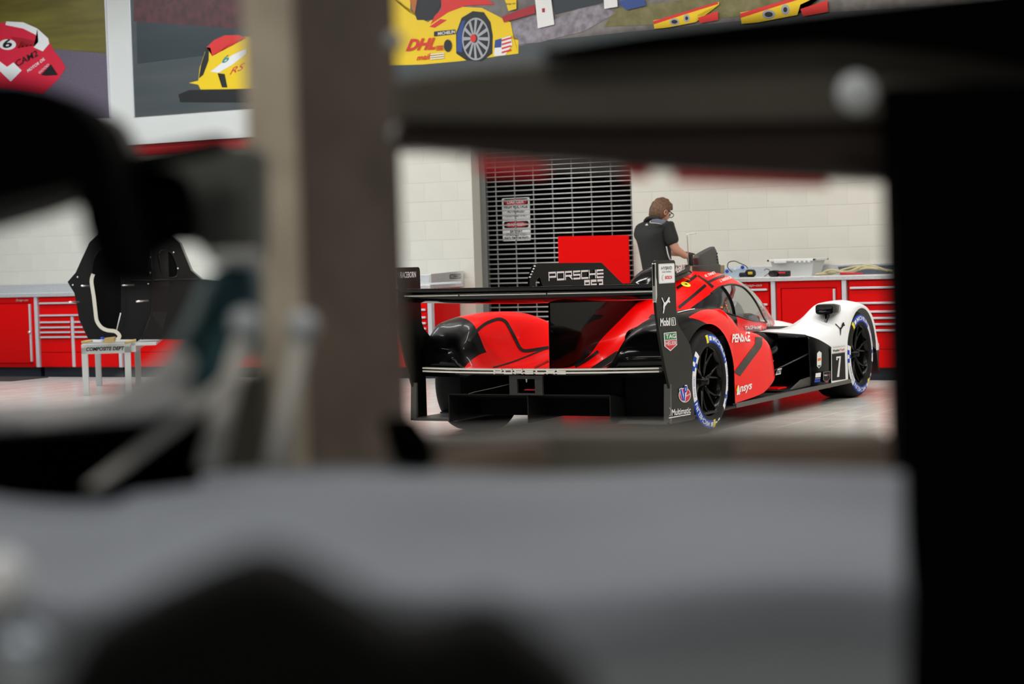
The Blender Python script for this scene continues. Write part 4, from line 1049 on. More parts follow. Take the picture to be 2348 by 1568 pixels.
# ================================================================ PRINTED WALL POSTERS
PY = 5.548
def pm(name, col, col2=None, sc=6.0, stretch=(1, 1, 1)):
    m = mat(name, col, .45)
    if col2:
        nt = m.node_tree; tc = nt.nodes.new('ShaderNodeTexCoord'); mp = nt.nodes.new('ShaderNodeMapping'); mp.inputs['Scale'].default_value = stretch
        n = nt.nodes.new('ShaderNodeTexNoise'); n.inputs['Scale'].default_value = sc; n.inputs['Detail'].default_value = 6; r = nt.nodes.new('ShaderNodeValToRGB')
        r.color_ramp.elements[0].position = .35; r.color_ramp.elements[1].position = .68; r.color_ramp.elements[0].color = (*col, 1); r.color_ramp.elements[1].color = (*col2, 1)
        nt.links.new(tc.outputs['Object'], mp.inputs[0]); nt.links.new(mp.outputs[0], n.inputs['Vector']); nt.links.new(n.outputs['Fac'], r.inputs[0]); nt.links.new(r.outputs[0], nt.nodes['Principled BSDF'].inputs['Base Color'])
    return m
Q = dict(grass=pm('print_grass', (.10, .085, .012), (.16, .135, .02), 3, (.4, 1, 3)), track=pm('print_track', (.10, .082, .115), (.135, .11, .15), 60), dark=pm('print_dark', (.018, .028, .036), (.026, .038, .045), 2, (.3, 1, 2)),
 foliage=pm('print_foliage', (.045, .012, .014), (.11, .025, .03), 9), asphalt=pm('print_asphalt', (.045, .06, .065), (.07, .075, .078), 2, (.3, 1, 3)), cred=pm('print_car_red', (.62, .015, .045)), cdark=pm('print_car_dark_red', (.36, .008, .02)),
 cyel=pm('print_car_yellow', (.80, .55, .002)), cwhite=pm('print_car_white', (.75, .75, .75)), black=pm('print_car_black', (.008, .008, .009)), grey=pm('print_grey_blur', (.12, .11, .105), (.21, .19, .18), 8),
 chrome=pm('print_chrome', (.35, .36, .40)), blue=pm('print_car_blue', (.02, .06, .25)), green=pm('print_car_green', (.02, .25, .22)), red=pm('print_sign_red', (.65, .02, .015)), verge=pm('print_verge', (.13, .12, .035), (.2, .18, .08), 10), orange=pm('print_car_amber', (.45, .12, .01)))
def poster(x0, x1, z0, z1, label, base):
    e = empty('wall_poster', ((x0 + x1) / 2, PY, z0), label, 'poster')
    box('backing', x0, x1, PY + .002, 5.56, z0, z1, base, e)
    box('edge_frame', x0 - .012, x0, PY - .008, 5.56, z0, z1, M['alu'], e); box('edge_frame', x1, x1 + .012, PY - .008, 5.56, z0, z1, M['alu'], e)
    BND[0] = (x0, x1, z0, z1); return e
BND = [None]
def clip(P):
    x0, x1, z0, z1 = BND[0]
    for ax_, lim, sg in ((0, x0, 1), (0, x1, -1), (2, z0, 1), (2, z1, -1)):
        out = []
        for i, p in enumerate(P):
            q = P[i - 1]; ip = sg * (p[ax_] - lim) >= 0; iq = sg * (q[ax_] - lim) >= 0
            if ip != iq: t = (lim - q[ax_]) / (p[ax_] - q[ax_]); out.append(q + (p - q) * t)
            if ip: out.append(p)
        P = out
        if not P: break
    return P
LAY = [0]
def pr_(parent, name, m_, *polys):
    if len(polys) > 1:
        for p in polys: pr_(parent, name, m_, p); LAY[0] -= 1
        LAY[0] += 1; return
    LAY[0] += 1; off = .0006 * (LAY[0] % 40) + .0006
    V, F = [], []
    for p in polys:
        vs = clip([wpt(a, b_, PY - off) for a, b_ in p]); bm_n = len(V)
        if len(vs) < 3: return None
        V += vs; F.append(tuple(range(bm_n, bm_n + len(vs)))[::-1])
    bm = bmesh.new(); bv = [bm.verts.new(v) for v in V]
    for f in F: bm.faces.new([bv[i] for i in f])
    bmesh.ops.triangulate(bm, faces=bm.faces[:]); me = bpy.data.meshes.new(name); bm.to_mesh(me); bm.free(); me.materials.append(m_)
    return link(bpy.data.objects.new(name, me), parent)
def ptext(parent, s, c0, c1, c2, m_, bold=.02, shear=0.0):
    LAY[0] += 1; off = .0006 * (LAY[0] % 40) + .0006; V2, F = text2d(s, bold, shear)
    V = [wpt(c0[0] + (c1[0] - c0[0]) * u + (c2[0] - c0[0]) * v, c0[1] + (c1[1] - c0[1]) * u + (c2[1] - c0[1]) * v, PY - off) for u, v in V2]
    return mesh('printed_lettering', V, F, m_, parent)
def k4(P, k=2.446): return [(a / k, b_ / k) for a, b_ in P]
def k9(P): return [(900 + a / 1.957, b_ / 1.957) for a, b_ in P]
p1 = poster(-11.6, -8.757, 2.958, 5.3, 'poster of a red and white race car beside grass', Q['track']); LAY[0] = 0
pr_(p1, 'printed_grass', Q['grass'], [(-360, -500), (247, -500), (252, 123), (120, 112), (-360, 70)])
pr_(p1, 'printed_car', Q['cred'], k4([(-120, 130), (0, 128), (60, 125), (140, 130), (220, 170), (270, 220), (300, 280), (340, 330), (368, 380), (330, 440), (240, 530), (-120, 480)]))
pr_(p1, 'printed_car', Q['cdark'], k4([(60, 205), (140, 215), (215, 235), (190, 255), (120, 230), (100, 270)]))
pr_(p1, 'printed_car', Q['cwhite'], k4([(35, 120), (130, 125), (210, 160), (270, 215), (276, 245), (240, 288), (188, 265), (215, 235), (200, 195), (130, 160), (30, 140)]), k4([(-60, 330), (0, 345), (40, 375), (75, 350), (122, 395), (60, 460), (0, 400), (-60, 380)]))
pr_(p1, 'printed_roundel', Q['cwhite'], k4([(42 + 48 * math.cos(t), 250 + 30 * math.sin(t)) for t in np.linspace(0, 6.1, 20)]))
ptext(p1, '6', (6, 112), (28, 108), (6, 92), Q['black'], .03)
pr_(p1, 'printed_intake', Q['black'], k4([(230, 420), (285, 360), (300, 385), (325, 420), (260, 425)]))
ptext(p1, 'CAM2', (38, 154), (88, 128), (34, 140), Q['black'], .02); ptext(p1, 'MOTOR OIL', (64, 167), (104, 137), (62, 160), Q['cwhite'], .02); ptext(p1, 'GOOD', (90, 170), (113, 150), (88, 165), Q['cwhite'], .0)
p2 = poster(-8.385, -5.55, 2.945, 5.3, 'dark poster of a yellow race car left of the tall post', Q['asphalt']); LAY[0] = 0
pr_(p2, 'printed_barrier', Q['dark'], k4([(745, -900), (1900, -900), (1900, 290), (1125, 312), (770, 357)]))
pr_(p2, 'printed_foliage', Q['foliage'], k4([(745, -900), (1900, -900), (1900, 130), (1300, 160), (900, 130), (750, 120)]))
pr_(p2, 'printed_shadow', Q['black'], k4([(1000, 530), (1060, 505), (1700, 490), (1700, 575), (1010, 572)]))
pr_(p2, 'printed_car', Q['cyel'], k4([(1060, 465), (1112, 452), (1120, 380), (1150, 290), (1180, 262), (1260, 215), (1380, 205), (1700, 230), (1700, 490), (1280, 500), (1125, 502), (1112, 475)]))
pr_(p2, 'printed_car', Q['red'], k4([(1158, 265), (1200, 225), (1260, 198), (1340, 196), (1385, 212), (1290, 240), (1190, 315), (1180, 268)]))
pr_(p2, 'printed_screen', Q['black'], k4([(1115, 440), (1128, 360), (1158, 270), (1172, 280), (1170, 340), (1140, 420)]))
pr_(p2, 'printed_car', Q['cwhite'], k4([(1180, 402), (1300, 310), (1385, 270), (1385, 300), (1300, 365), (1225, 408)]))
pr_(p2, 'printed_car', Q['black'], k4([(1220, 410), (1260, 415), (1275, 490), (1245, 490), (1235, 430)]))
ptext(p2, '6', (508, 147), (524, 140), (512, 130), Q['green'], .02); ptext(p2, 'RS', (526, 172), (560, 158), (529, 157), Q['cred'], 0, .3)
p3 = poster(-5.05, 3.2, 2.945, 5.3, 'wide poster of yellow race cars behind the dark beam', Q['grey']); LAY[0] = 0
pr_(p3, 'printed_asphalt', Q['asphalt'], k9([(-400, 270), (250, 270), (700, 180), (1900, 60), (3600, -40), (3600, 520), (-400, 520)]))
pr_(p3, 'printed_verge', Q['verge'], k9([(1000, 40), (1300, 0), (1900, -60), (1900, 40), (1200, 110), (950, 120)]))
pr_(p3, 'printed_crowd', pm('print_lilac', (.16, .14, .17), (.30, .28, .32), 14), k9([(520, 110), (640, 70), (720, 90), (830, 40), (940, 20), (1000, 60), (860, 140), (660, 190), (560, 200)]))
pr_(p3, 'printed_dark_stand', Q['dark'], k9([(700, -60), (950, -60), (950, 10), (730, 65)]))
pr_(p3, 'printed_car', Q['cyel'], k9([(-300, -60), (80, -60), (80, 60), (160, 100), (200, 70), (300, 30), (400, 35), (450, 60), (500, 90), (530, 100), (540, 160), (520, 170), (565, 180), (565, 240), (460, 255), (300, 275), (130, 290), (-300, 300)]))
pr_(p3, 'printed_screen', Q['orange'], k9([(60, -60), (120, -60), (115, 50), (95, 60)])); pr_(p3, 'printed_screen', Q['black'], k9([(120, -60), (215, -60), (215, 30), (180, 90), (110, 90), (100, 60), (118, 30)]))
pr_(p3, 'printed_car', Q['red'], k9([(215, -60), (330, -60), (460, 20), (400, 22), (330, 25), (250, 55), (170, 110), (190, 70), (220, 40)]), k9([(165, 120), (215, 85), (245, 90), (190, 125)]))
pr_(p3, 'printed_arch', Q['black'], k9([(286, 240), (285, 150), (310, 80), (360, 50), (410, 55), (440, 100), (450, 160), (448, 240), (400, 275), (330, 270)]))
pr_(p3, 'printed_tyre', Q['blue'], k9([(288, 230), (290, 150), (312, 95), (326, 90), (312, 150), (312, 235)]))
pr_(p3, 'printed_rim', Q['chrome'], k9([(374 + 62 * math.cos(t), 175 + 96 * math.sin(t)) for t in np.linspace(0, 6.2, 30)]))
pr_(p3, 'printed_rim', Q['black'], k9([(374 + 56 * math.cos(t), 175 + 88 * math.sin(t)) for t in np.linspace(0, 6.2, 30)]))
pr_(p3, 'printed_rim', Q['chrome'], *[k9([(368 + 14 * math.cos(a - .3), 173 + 20 * math.sin(a - .3)), (374 + 58 * math.cos(a - .09), 175 + 90 * math.sin(a - .09)), (374 + 58 * math.cos(a + .09), 175 + 90 * math.sin(a + .09)), (368 + 14 * math.cos(a + .3), 173 + 20 * math.sin(a + .3))]) for a in np.linspace(0, 5.78, 12)])
pr_(p3, 'printed_nut', Q['red'], k9([(362 + 13 * math.cos(t), 172 + 18 * math.sin(t)) for t in np.linspace(0, 6.2, 14)]))
pr_(p3, 'printed_flag', Q['cwhite'], k9([(455, 252), (460, 180), (530, 160), (538, 200), (505, 248)])); pr_(p3, 'printed_flag', Q['blue'], k9([(457, 215), (460, 180), (490, 172), (488, 212)])); pr_(p3, 'printed_flag', Q['red'], *[k9([(490, 178 + i * 18), (532, 166 + i * 18), (533, 173 + i * 18), (490, 186 + i * 18)]) for i in range(4)])
pr_(p3, 'printed_plate', Q['black'], k9([(186, 142), (282, 132), (282, 152), (186, 163)])); ptext(p3, 'MICHELIN', (1004, 81), (1043, 76), (1004, 74), Q['cwhite'], .02)
pr_(p3, 'printed_vent', Q['black'], k9([(248 + 18 * math.cos(t), 205 + 28 * math.sin(t)) for t in np.linspace(0, 6.2, 16)]))
ptext(p3, 'DHL', (930, 117), (998, 113), (934, 90), Q['red'], .04, .3); ptext(p3, 'mail', (955, 139), (987, 135), (956, 126), Q['red'], .02, .2)
pr_(p3, 'printed_stripes', Q['red'], *[k9([(195, 206 + i * 8), (228, 203 + i * 8), (228, 207 + i * 8), (195, 210 + i * 8)]) for i in range(3)])
pr_(p3, 'printed_stripes', Q['cwhite'], *[k9([(170, 243 + i * 10), (232, 236 + i * 10), (232, 241 + i * 10), (168, 248 + i * 10)]) for i in range(3)])
pr_(p3, 'printed_board', Q['cyel'], k9([(485, -60), (556, -60), (556, 40), (520, 50)])); ptext(p3, 'Snap-on', (1160, 13), (1182, 11), (1160, 7), Q['black'], .02)
pr_(p3, 'printed_stand', Q['cdark'], k9([(490, 75), (640, 20), (640, 60), (500, 100)])); pr_(p3, 'printed_banner', Q['cwhite'], k9([(634, -60), (705, -60), (726, 110), (652, 127)]), k9([(945, -60), (1005, -60), (1010, 30), (950, 40)])); pr_(p3, 'printed_crest', Q['cdark'], k9([(670, 38), (684, 36), (684, 55), (672, 56)]))
pr_(p3, 'printed_car', Q['blue'], k9([(1010, 10), (1060, -10), (1130, 0), (1138, 25), (1050, 45)]))
for ox, oy, sc in ((1170, 20, 1.0), (1560, -40, 1.35)):
    def tt(P): return k9([(ox + a * sc, oy + b_ * sc) for a, b_ in P])
    pr_(p3, 'printed_car', Q['cyel'], tt([(0, 72), (150, 40), (295, -12), (295, 0), (200, 45), (190, 80), (60, 105), (5, 110)]))
    pr_(p3, 'printed_car', Q['red'], tt([(0, 75), (290, -12), (292, -2), (140, 45), (2, 90)]), tt([(200, 60), (290, 30), (292, 70), (210, 85)]))
    pr_(p3, 'printed_headlamp', Q['chrome'], tt([(95 + 22 * math.cos(t), 78 + 16 * math.sin(t)) for t in np.linspace(0, 6.1, 14)]), tt([(150 + 14 * math.cos(t), 62 + 18 * math.sin(t)) for t in np.linspace(0, 6.1, 14)]))
    pr_(p3, 'printed_headlamp', Q['black'], tt([(95 + 14 * math.cos(t), 78 + 9 * math.sin(t)) for t in np.linspace(0, 6.1, 14)]), tt([(150 + 7 * math.cos(t), 62 + 9 * math.sin(t)) for t in np.linspace(0, 6.1, 14)]))

# ================================================================ THINGS ON THE RIGHT BENCH (top z = .966)
BT = .966
M['tote'] = mat('milky_plastic', (.62, .63, .62), .45); M['tote2'] = mat('milky_rim', (.75, .76, .73), .4)
e = empty('storage_bin', (-.31, 5.42, BT), 'milky white plastic storage bin on the bench', 'bin')
def taper(x0, x1, y0, y1, z0, z1, k):
    V = [(x0 + k, y0 + k, z0), (x1 - k, y0 + k, z0), (x1 - k, y1 - k, z0), (x0 + k, y1 - k, z0), (x0, y0, z1), (x1, y0, z1), (x1, y1, z1), (x0, y1, z1)]
    return V, [(0, 3, 2, 1), (0, 1, 5, 4), (1, 2, 6, 5), (2, 3, 7, 6), (3, 0, 4, 7)]
mesh('tub', *taper(-.60, -.17, 5.26, 5.58, BT, BT + .15, .035), M['tote'], e, solid=.004)
mesh('rim', *join([boxvf(-.625, -.145, 5.235, 5.262, BT + .14, BT + .162), boxvf(-.625, -.145, 5.578, 5.605, BT + .14, BT + .162), boxvf(-.625, -.60, 5.235, 5.605, BT + .14, BT + .162), boxvf(-.17, -.145, 5.235, 5.605, BT + .14, BT + .162)]), M['tote2'], e, bevel=.004)
box('handle', -.55, -.43, 5.222, 5.24, BT + .125, BT + .155, M['tote2'], e, .004)
for i in range(4): box('rib', -.35 + .045 * i, -.33 + .045 * i, 5.228, 5.24, BT + .128, BT + .142, M['tote2'], e)
e = empty('cordless_tool', (-.47, 5.12, BT), 'black cordless tool with red trim in front of the storage bin', 'power tool')
blob('body', [(-.50, BT + .03, .045, .03, 5.06), (-.50, BT + .03, .05, .031, 5.10), (-.50, BT + .03, .045, .03, 5.15)], M['matte'], e)
box('battery', -.45, -.35, 5.07, 5.14, BT + .001, BT + .055, M['matte'], e, .01); box('trim', -.448, -.38, 5.066, 5.072, BT + .03, BT + .044, M['print_red'], e)
M['bag'] = glass('clear_bag', (.62, .74, .88)); M['bluecap'] = mat('blue_cap', (.01, .05, .55), .4)
e = empty('bottle_pack', (-.98, 5.42, BT), 'pack of clear bottles with blue caps in shrink wrap', 'bottles')
M['wrap'] = mat('pale_blue_wrap', (.50, .62, .74), .15, coat=.5)
mesh('wrap', *taper(-1.11, -.87, 5.33, 5.50, BT + .10, BT + .001, -.0), M['wrap'], e, solid=.003, subsurf=0, bevel=.02)
for i, (x, z) in enumerate(((-1.07, .06), (-.91, .095), (-.93, .02), (-.99, .075))): lathe('cap', [(0, .014), (.016, .013), (.017, 0)], frame((x, 5.33, BT + z), (1, 0, 0), (0, 0, 1)), M['bluecap'] if i != 3 else M['print_white'], e, 14)
e = empty('power_drill', (-.80, 5.25, BT), 'yellow and black corded drill beside the blue capped bottles', 'power tool')
M['dewalt'] = mat('yellow_tool', (.55, .38, .03), .5)
blob('body', [(-.82, BT + .035, .012, .012, 5.18), (-.80, BT + .038, .035, .035, 5.20), (-.79, BT + .036, .037, .036, 5.27), (-.80, BT + .034, .028, .03, 5.32)], M['matte'], e)
box('casing', -.80, -.755, 5.178, 5.20, BT + .025, BT + .052, M['dewalt'], e, .006); box('grip', -.90, -.82, 5.2, 5.26, BT + .005, BT + .045, M['matte'], e, .012)
tag(tube('power_lead', catmull([(-.99, 5.26, BT + .05), (-1.04, 5.27, BT + .10), (-1.03, 5.28, BT + .145), (-.97, 5.28, BT + .155), (-.92, 5.28, BT + .135), (-.86, 5.27, BT + .11), (-.83, 5.26, BT + .085)], 6), .0045, M['matte']), 'looped black power cord above the bottle pack', 'cord')
M['hose'] = mat('cream_hose', (.52, .46, .27), .55)
for i, pth in enumerate(([(-.12, 5.3, .012), (.0, 5.25, .05), (.15, 5.3, .02), (.35, 5.28, .06), (.6, 5.35, .02)], [(-.10, 5.36, .035), (-.02, 5.3, .015), (.12, 5.34, .055), (.28, 5.3, .075), (.5, 5.3, .04)], [(-.14, 5.22, .012), (.06, 5.32, .03), (.2, 5.22, .035), (.33, 5.33, .085), (.55, 5.25, .03)])):
    tag(tube('rubber_hose', catmull([(x, y, BT + z) for x, y, z in pth], 8), .011, M['hose']), ('cream rubber hose lying flattest in the bench coil', 'cream rubber hose crossing over the middle of the coil', 'cream rubber hose rising highest in the coil')[i], 'hose', 'cream hoses on the right bench')
tag(tube('red_marker', [(.14, 5.12, BT + .016), (.36, 5.10, BT + .012)], [.012, .007], M['print_red']), 'red handled tool lying in front of the cream hoses', 'hand tool')
M['slate'] = mat('slate_tray', (.10, .12, .16), .5)
tag(mesh('parts_tray', *taper(.0, .50, 5.45, 5.62, BT + .001, BT + .075, .02), M['slate'], solid=.004), 'slate grey tray behind the cream hoses', 'tray')
tag(tube('thin_wire', catmull([(-.64, 5.2, BT + .004), (-.60, 5.2, BT + .03), (-.585, 5.2, BT + .06), (-.62, 5.2, BT + .075), (-.64, 5.2, BT + .06)], 6), .003, M['matte']), 'thin dark wire curling up left of the storage bin', 'wire')
e = empty('spray_can', (-1.22, 5.2, BT), 'white can with a dark nozzle at the left end of the bench', 'can')
lathe('can_body', [(0, 0), (.03, 0), (.03, .055), (.024, .066), (0, .068)], frame((-1.2, 5.2, BT), (1, 0, 0), (0, 1, 0)), M['print_white'], e, 20); box('nozzle', -1.245, -1.232, 5.19, 5.21, BT, BT + .07, M['matte'], e, .003)

# ================================================================ BLACK TUB ON THE GREY TROLLEY
def ax(px, py, t): return at(px, py, t)
TR = empty('trolley_stand', ax(245, 880, 19.5) * 1.0, 'pale grey low trolley lettered for the composite department', 'trolley'); TR.location.z = 0; ORG[TR.name] = TR.location.copy()
M['trolley'] = mat('pale_grey_steel', (.50, .51, .50), .5)
A0 = ax(186, 790, 19.4); B0 = ax(298, 785, 19.4); up = Vector((0, 0, 1)); ex = (B0 - A0); ex.z = 0; Wd = ex.length; ex.normalize(); dp = Vector((-.58, .81, 0)).normalized()
def tp(a, b_, z): q = A0 + ex * a + dp * b_; return Vector((q.x, q.y, z))
ZT = A0.z
def tbox(name, a0, a1, b0, b1, z0, z1, m_, parent, bevel=.004):
    V = [tp(a, b_, z) for z in (z0, z1) for a, b_ in ((a0, b0), (a1, b0), (a1, b1), (a0, b1))]
    return mesh(name, V, [(0, 3, 2, 1), (4, 5, 6, 7), (0, 1, 5, 4), (1, 2, 6, 5), (2, 3, 7, 6), (3, 0, 4, 7)], m_, parent, bevel=bevel)
front = tbox('front_rail', 0, Wd, 0, .05, ZT - .095, ZT, M['trolley'], TR)
tbox('top_plate', 0, Wd + .25, .05, 1.6, ZT - .03, ZT, M['trolley'], TR)
for a, b_ in ((0, 0), (Wd - .06, 0), (0, 1.5), (Wd - .06, 1.5)): tbox('leg', a, a + .06, b_, b_ + .06, 0, ZT - .03, M['trolley'], TR)
tbox('side_rail', Wd, Wd + .05, .05, 1.6, ZT - .09, ZT, M['trolley'], TR)
frt = frame(tp(0, -.0, 0), ex, up)
text('lettering', 'COMPOSITE DEPT', frt, Wd * .10, ZT - .066, Wd * .78, .037, .004, M['print_black'], TR, bold=.03, shear=.2)
# tub
TB = empty('chassis_tub', tp(.25, .3, ZT + .0), 'bare black carbon chassis tub resting on the grey trolley', 'chassis')
M['tub'] = mat('bare_carbon', (.010, .010, .0105), .28, spec=.3)
def tz(px, py): return ax(px, py, 19.6)
def tpoly(pts): return [tz(*p) for p in pts]
def extr(name, pts, dvec, m_, parent, bevel=.006):
    n = len(pts); V = list(pts) + [p + dvec for p in pts]
    return mesh(name, V, [tuple(range(n)), tuple(range(n, 2 * n))[::-1]] + [(i, n + i, n + (i + 1) % n, (i + 1) % n) for i in range(n)], m_, parent, bevel=bevel)
dtub = Vector((.55, .83, 0)) * .06
left = [(202, 783), (181, 738), (170, 677), (154, 651), (173, 629), (186, 600), (205, 560), (232, 540), (345, 540), (345, 575), (300, 578), (292, 600), (285, 650), (278, 690), (277, 745), (262, 768), (232, 760), (212, 720), (207, 640), (204, 690), (215, 783)]
extr('bulkhead', tpoly([(202, 783), (181, 738), (170, 677), (154, 651), (173, 629), (186, 600), (205, 560), (232, 535), (300, 530), (345, 545), (349, 660), (345, 720), (335, 760), (322, 783)]), dtub * 3, M['tub'], TB)
extr('footwell', [p - dtub * .15 for p in tpoly([(210, 640), (215, 600), (235, 575), (272, 575), (278, 620), (278, 740), (262, 768), (235, 755), (216, 715)])], dtub * .1, M['dark'], TB, 0)
extr('access_hole', [p - dtub * .15 for p in tpoly([(305, 605), (310, 585), (322, 576), (340, 576), (341, 605), (336, 626), (318, 630), (305, 622)])], dtub * .1, M['dark'], TB, 0)
side_pts = [(345, 545), (355, 551), (380, 543), (393, 544), (412, 561), (438, 624), (462, 645), (545, 655), (560, 700), (540, 760), (480, 783), (322, 783), (345, 720), (349, 660)]
V = [ax(p[0], p[1], 19.6 + (p[0] - 345) * .003) for p in side_pts]
extr('side_panel', V, Vector((-.3, .5, 0)) * .3, M['tub'], TB)
extr('cockpit_hole', [ax(p[0], p[1], 19.58 + (p[0] - 345) * .003) for p in ((364, 590), (368, 580), (380, 578), (393, 584), (402, 600), (407, 620), (406, 636), (398, 641), (380, 640), (370, 626))], Vector((-.3, .5, 0)) * .02, M['dark'], TB, 0)
rp = [(364, 590), (368, 580), (380, 578), (393, 584), (402, 600), (407, 620), (406, 636), (398, 641), (380, 640), (370, 626), (364, 590)]
tube('hole_flange', catmull([ax(p[0], p[1], 19.57 + (p[0] - 345) * .003) for p in rp], 4), .010, M['tub'], TB, 6)
hp_ = [(305, 605), (310, 585), (322, 576), (340, 576), (341, 605), (336, 626), (318, 630), (305, 622), (305, 605)]
tube('hole_flange', catmull([ax(p[0], p[1], 19.50) for p in hp_], 4), .008, M['tub'], TB, 6)
fw_ = [(210, 640), (215, 600), (235, 575), (272, 575), (278, 620), (278, 740), (262, 768), (235, 755), (216, 715), (210, 640)]
tube('footwell_flange', catmull([ax(p[0], p[1], 19.50) for p in fw_], 4), .009, M['tub'], TB, 6)
tube('support_rod', [ax(277, 722, 19.45), ax(266, 768, 19.40)], .006, M['trolley'], TB, 6)
tube('panel_ridge', [ax(344, 545, 19.55), ax(349, 640, 19.55), ax(347, 720, 19.55), ax(325, 783, 19.55)], .010, M['tub'], TB, 6)
tube('panel_ridge', [ax(288, 646, 19.55), ax(345, 647, 19.55), ax(395, 645, 19.7), ax(455, 645, 19.9)], .008, M['tub'], TB, 6)
for (x0, y0, x1, y1) in ((187, 660, 208, 660.5), (158, 698, 181, 697), (281, 658.5, 307, 657.5), (313, 696, 340, 694)): tube('stud', [ax(x0, y0, 19.35), ax(x1, y1, 19.55)], .009, M['silver'], TB, 8)
for px, py in ((167, 658), (340, 655), (178, 640), (304, 630), (340, 612), (344, 594), (398, 583), (408, 620), (344, 630)): lathe('bolt', [(0, .01), (.008, .008), (.009, 0)], frame(ax(px, py, 19.54), RGT, UPV), M['silver'], TB, 8)
V = [];
st = [(214, 628), (210, 645), (215, 680), (219, 715), (222, 735), (232, 750), (246, 757), (262, 759), (271, 765), (274, 772), (268, 779)]
C = catmull([ax(p[0], p[1], 19.25) for p in st], 5); F = []
for i, c in enumerate(C):
    t = (C[min(i + 1, len(C) - 1)] - C[max(i - 1, 0)]).normalized(); nn = t.cross(FWD).normalized(); V += [c - nn * .018, c + nn * .018]
F = [(2 * i, 2 * i + 1, 2 * i + 3, 2 * i + 2) for i in range(len(C) - 1)]
M['strap'] = mat('cream_strap', (.60, .57, .48), .7)
TB.location.z += .02
tag(mesh('ratchet_strap', V, F, M['strap'], solid=.003), 'cream webbing strap hanging down the front of the black tub', 'strap')
e = empty('clamp', tp(.3, .15, ZT), 'tan clamp with a blue end on the grey trolley', 'clamp'); M['tan'] = mat('tan_plastic', (.45, .32, .12), .6)
extr('body', [ax(p[0], p[1], 19.3) for p in ((237, 787), (239, 775), (262, 772), (262, 784), (252, 787))], Vector((-.4, .8, 0)) * .08, M['tan'], e); extr('end', [ax(p[0], p[1], 19.3) for p in ((230, 778), (230, 773), (237, 773), (237, 778))], Vector((-.4, .8, 0)) * .06, M['bluecap'], e)
tag(tube('grey_bar', [ax(190, 785, 19.35), ax(312, 782, 19.35)], .016, M['trolley']), 'grey bar lying across the trolley under the tub', 'bar')
tag(tube('tan_strap_end', [ax(187, 785, 19.28), ax(212, 781, 19.28)], .014, M['tan']), 'tan strap end at the left edge of the trolley', 'strap')
tag(tube('tan_strap_end', [ax(286, 786, 19.28), ax(312, 780, 19.28)], .014, M['tan']), 'tan strap end at the right edge of the trolley', 'strap')
M['mat'] = mat('dark_mat', (.03, .03, .03), .9)
tag(mesh('floor_mat', *boxvf(-11.2, -9.3, 4.35, 4.95, 0, .012), M['mat'], bevel=.003), 'dark rubber mat on the floor before the left bench', 'mat')
# ================================================================ THE MECHANIC
MY = 4.75
def mp(px, py, dy=0.0): return wpt(px, py, MY + dy)
man = empty('person', (-1.55, MY, 0), 'person in a black polo shirt and dark gloves bending over work, back turned', 'person')
M['skin'] = mat('skin', (.60, .30, .21), .5); M['hair'] = mat('brown_hair', (.13, .062, .028), .6, noise=.5, nscale=60, bump=.3, bscale=90)
M['shirt'] = mat('black_polo', (.012, .013, .012), .75, bump=.15, nscale=8); M['yoke'] = mat('grey_yoke', (.13, .15, .19), .7); M['piping'] = mat('pale_piping', (.55, .55, .55), .6)
M['trouser'] = mat('black_trousers', (.010, .010, .011), .8); M['glove'] = mat('black_glove', (.008, .008, .009), .6)
def skin(name, pts, edges, radii, root, m_, parent, levels=2):
    me = bpy.data.meshes.new(name); me.from_pydata([tuple(p) for p in pts], edges, []); me.materials.append(m_)
    o = bpy.data.objects.new(name, me); link(o, parent)
    sk = o.modifiers.new('skin', 'SKIN'); sk.use_smooth_shade = True
    if not me.skin_vertices:
        bm = bmesh.new(); bm.from_mesh(me); bm.verts.layers.skin.verify(); bm.to_mesh(me); bm.free()
    for i, r in enumerate(radii):
        me.skin_vertices[0].data[i].radius = r if isinstance(r, tuple) else (r, r); me.skin_vertices[0].data[i].use_root = (i == root)
    ss = o.modifiers.new('ss', 'SUBSURF'); ss.levels = levels; ss.render_levels = levels
    return o
J = dict(pel=mp(1512, 655), waist=mp(1508, 622), spine=mp(1503, 585), chest=mp(1500, 548), upper=mp(1500, 520), neck=mp(1506, 503), head=mp(1511, 490, .02),
 shR=mp(1529, 522, -.06), elR=mp(1549, 572, -.03), wrR=mp(1577, 590, .10), shL=mp(1474, 528, .12), elL=mp(1500, 575, .42), wrL=mp(1572, 582, .36))
pe = J['pel']
def leg(sx, sy): return [Vector((pe.x + sx, pe.y + sy, .86)), Vector((pe.x + sx * 1.1, pe.y + sy, .48)), Vector((pe.x + sx * 1.1, pe.y + sy - .03, .09)), Vector((pe.x + sx * 1.1 + .02, pe.y + sy + .14, .04))]
lr = leg(.085, -.04); ll = leg(-.085, .04)
names = ['pel', 'waist', 'spine', 'chest', 'upper', 'neck', 'head', 'shR', 'elR', 'wrR', 'shL', 'elL', 'wrL']; pts = [J[n] for n in names] + lr + ll
idx = {n: i for i, n in enumerate(names)}
edges = [(0, 1), (1, 2), (2, 3), (3, 4), (4, 5), (5, 6), (4, 7), (7, 8), (8, 9), (4, 10), (10, 11), (11, 12), (0, 13), (13, 14), (14, 15), (15, 16), (0, 17), (17, 18), (18, 19), (19, 20)]
rad = [.11, .10, .10, .10, .07, .05, .05, .055, .044, .030, .05, .044, .030, .085, .06, .042, .04, .085, .06, .042, .04]
skin('body', pts, edges, rad, 0, M['skin'], man)
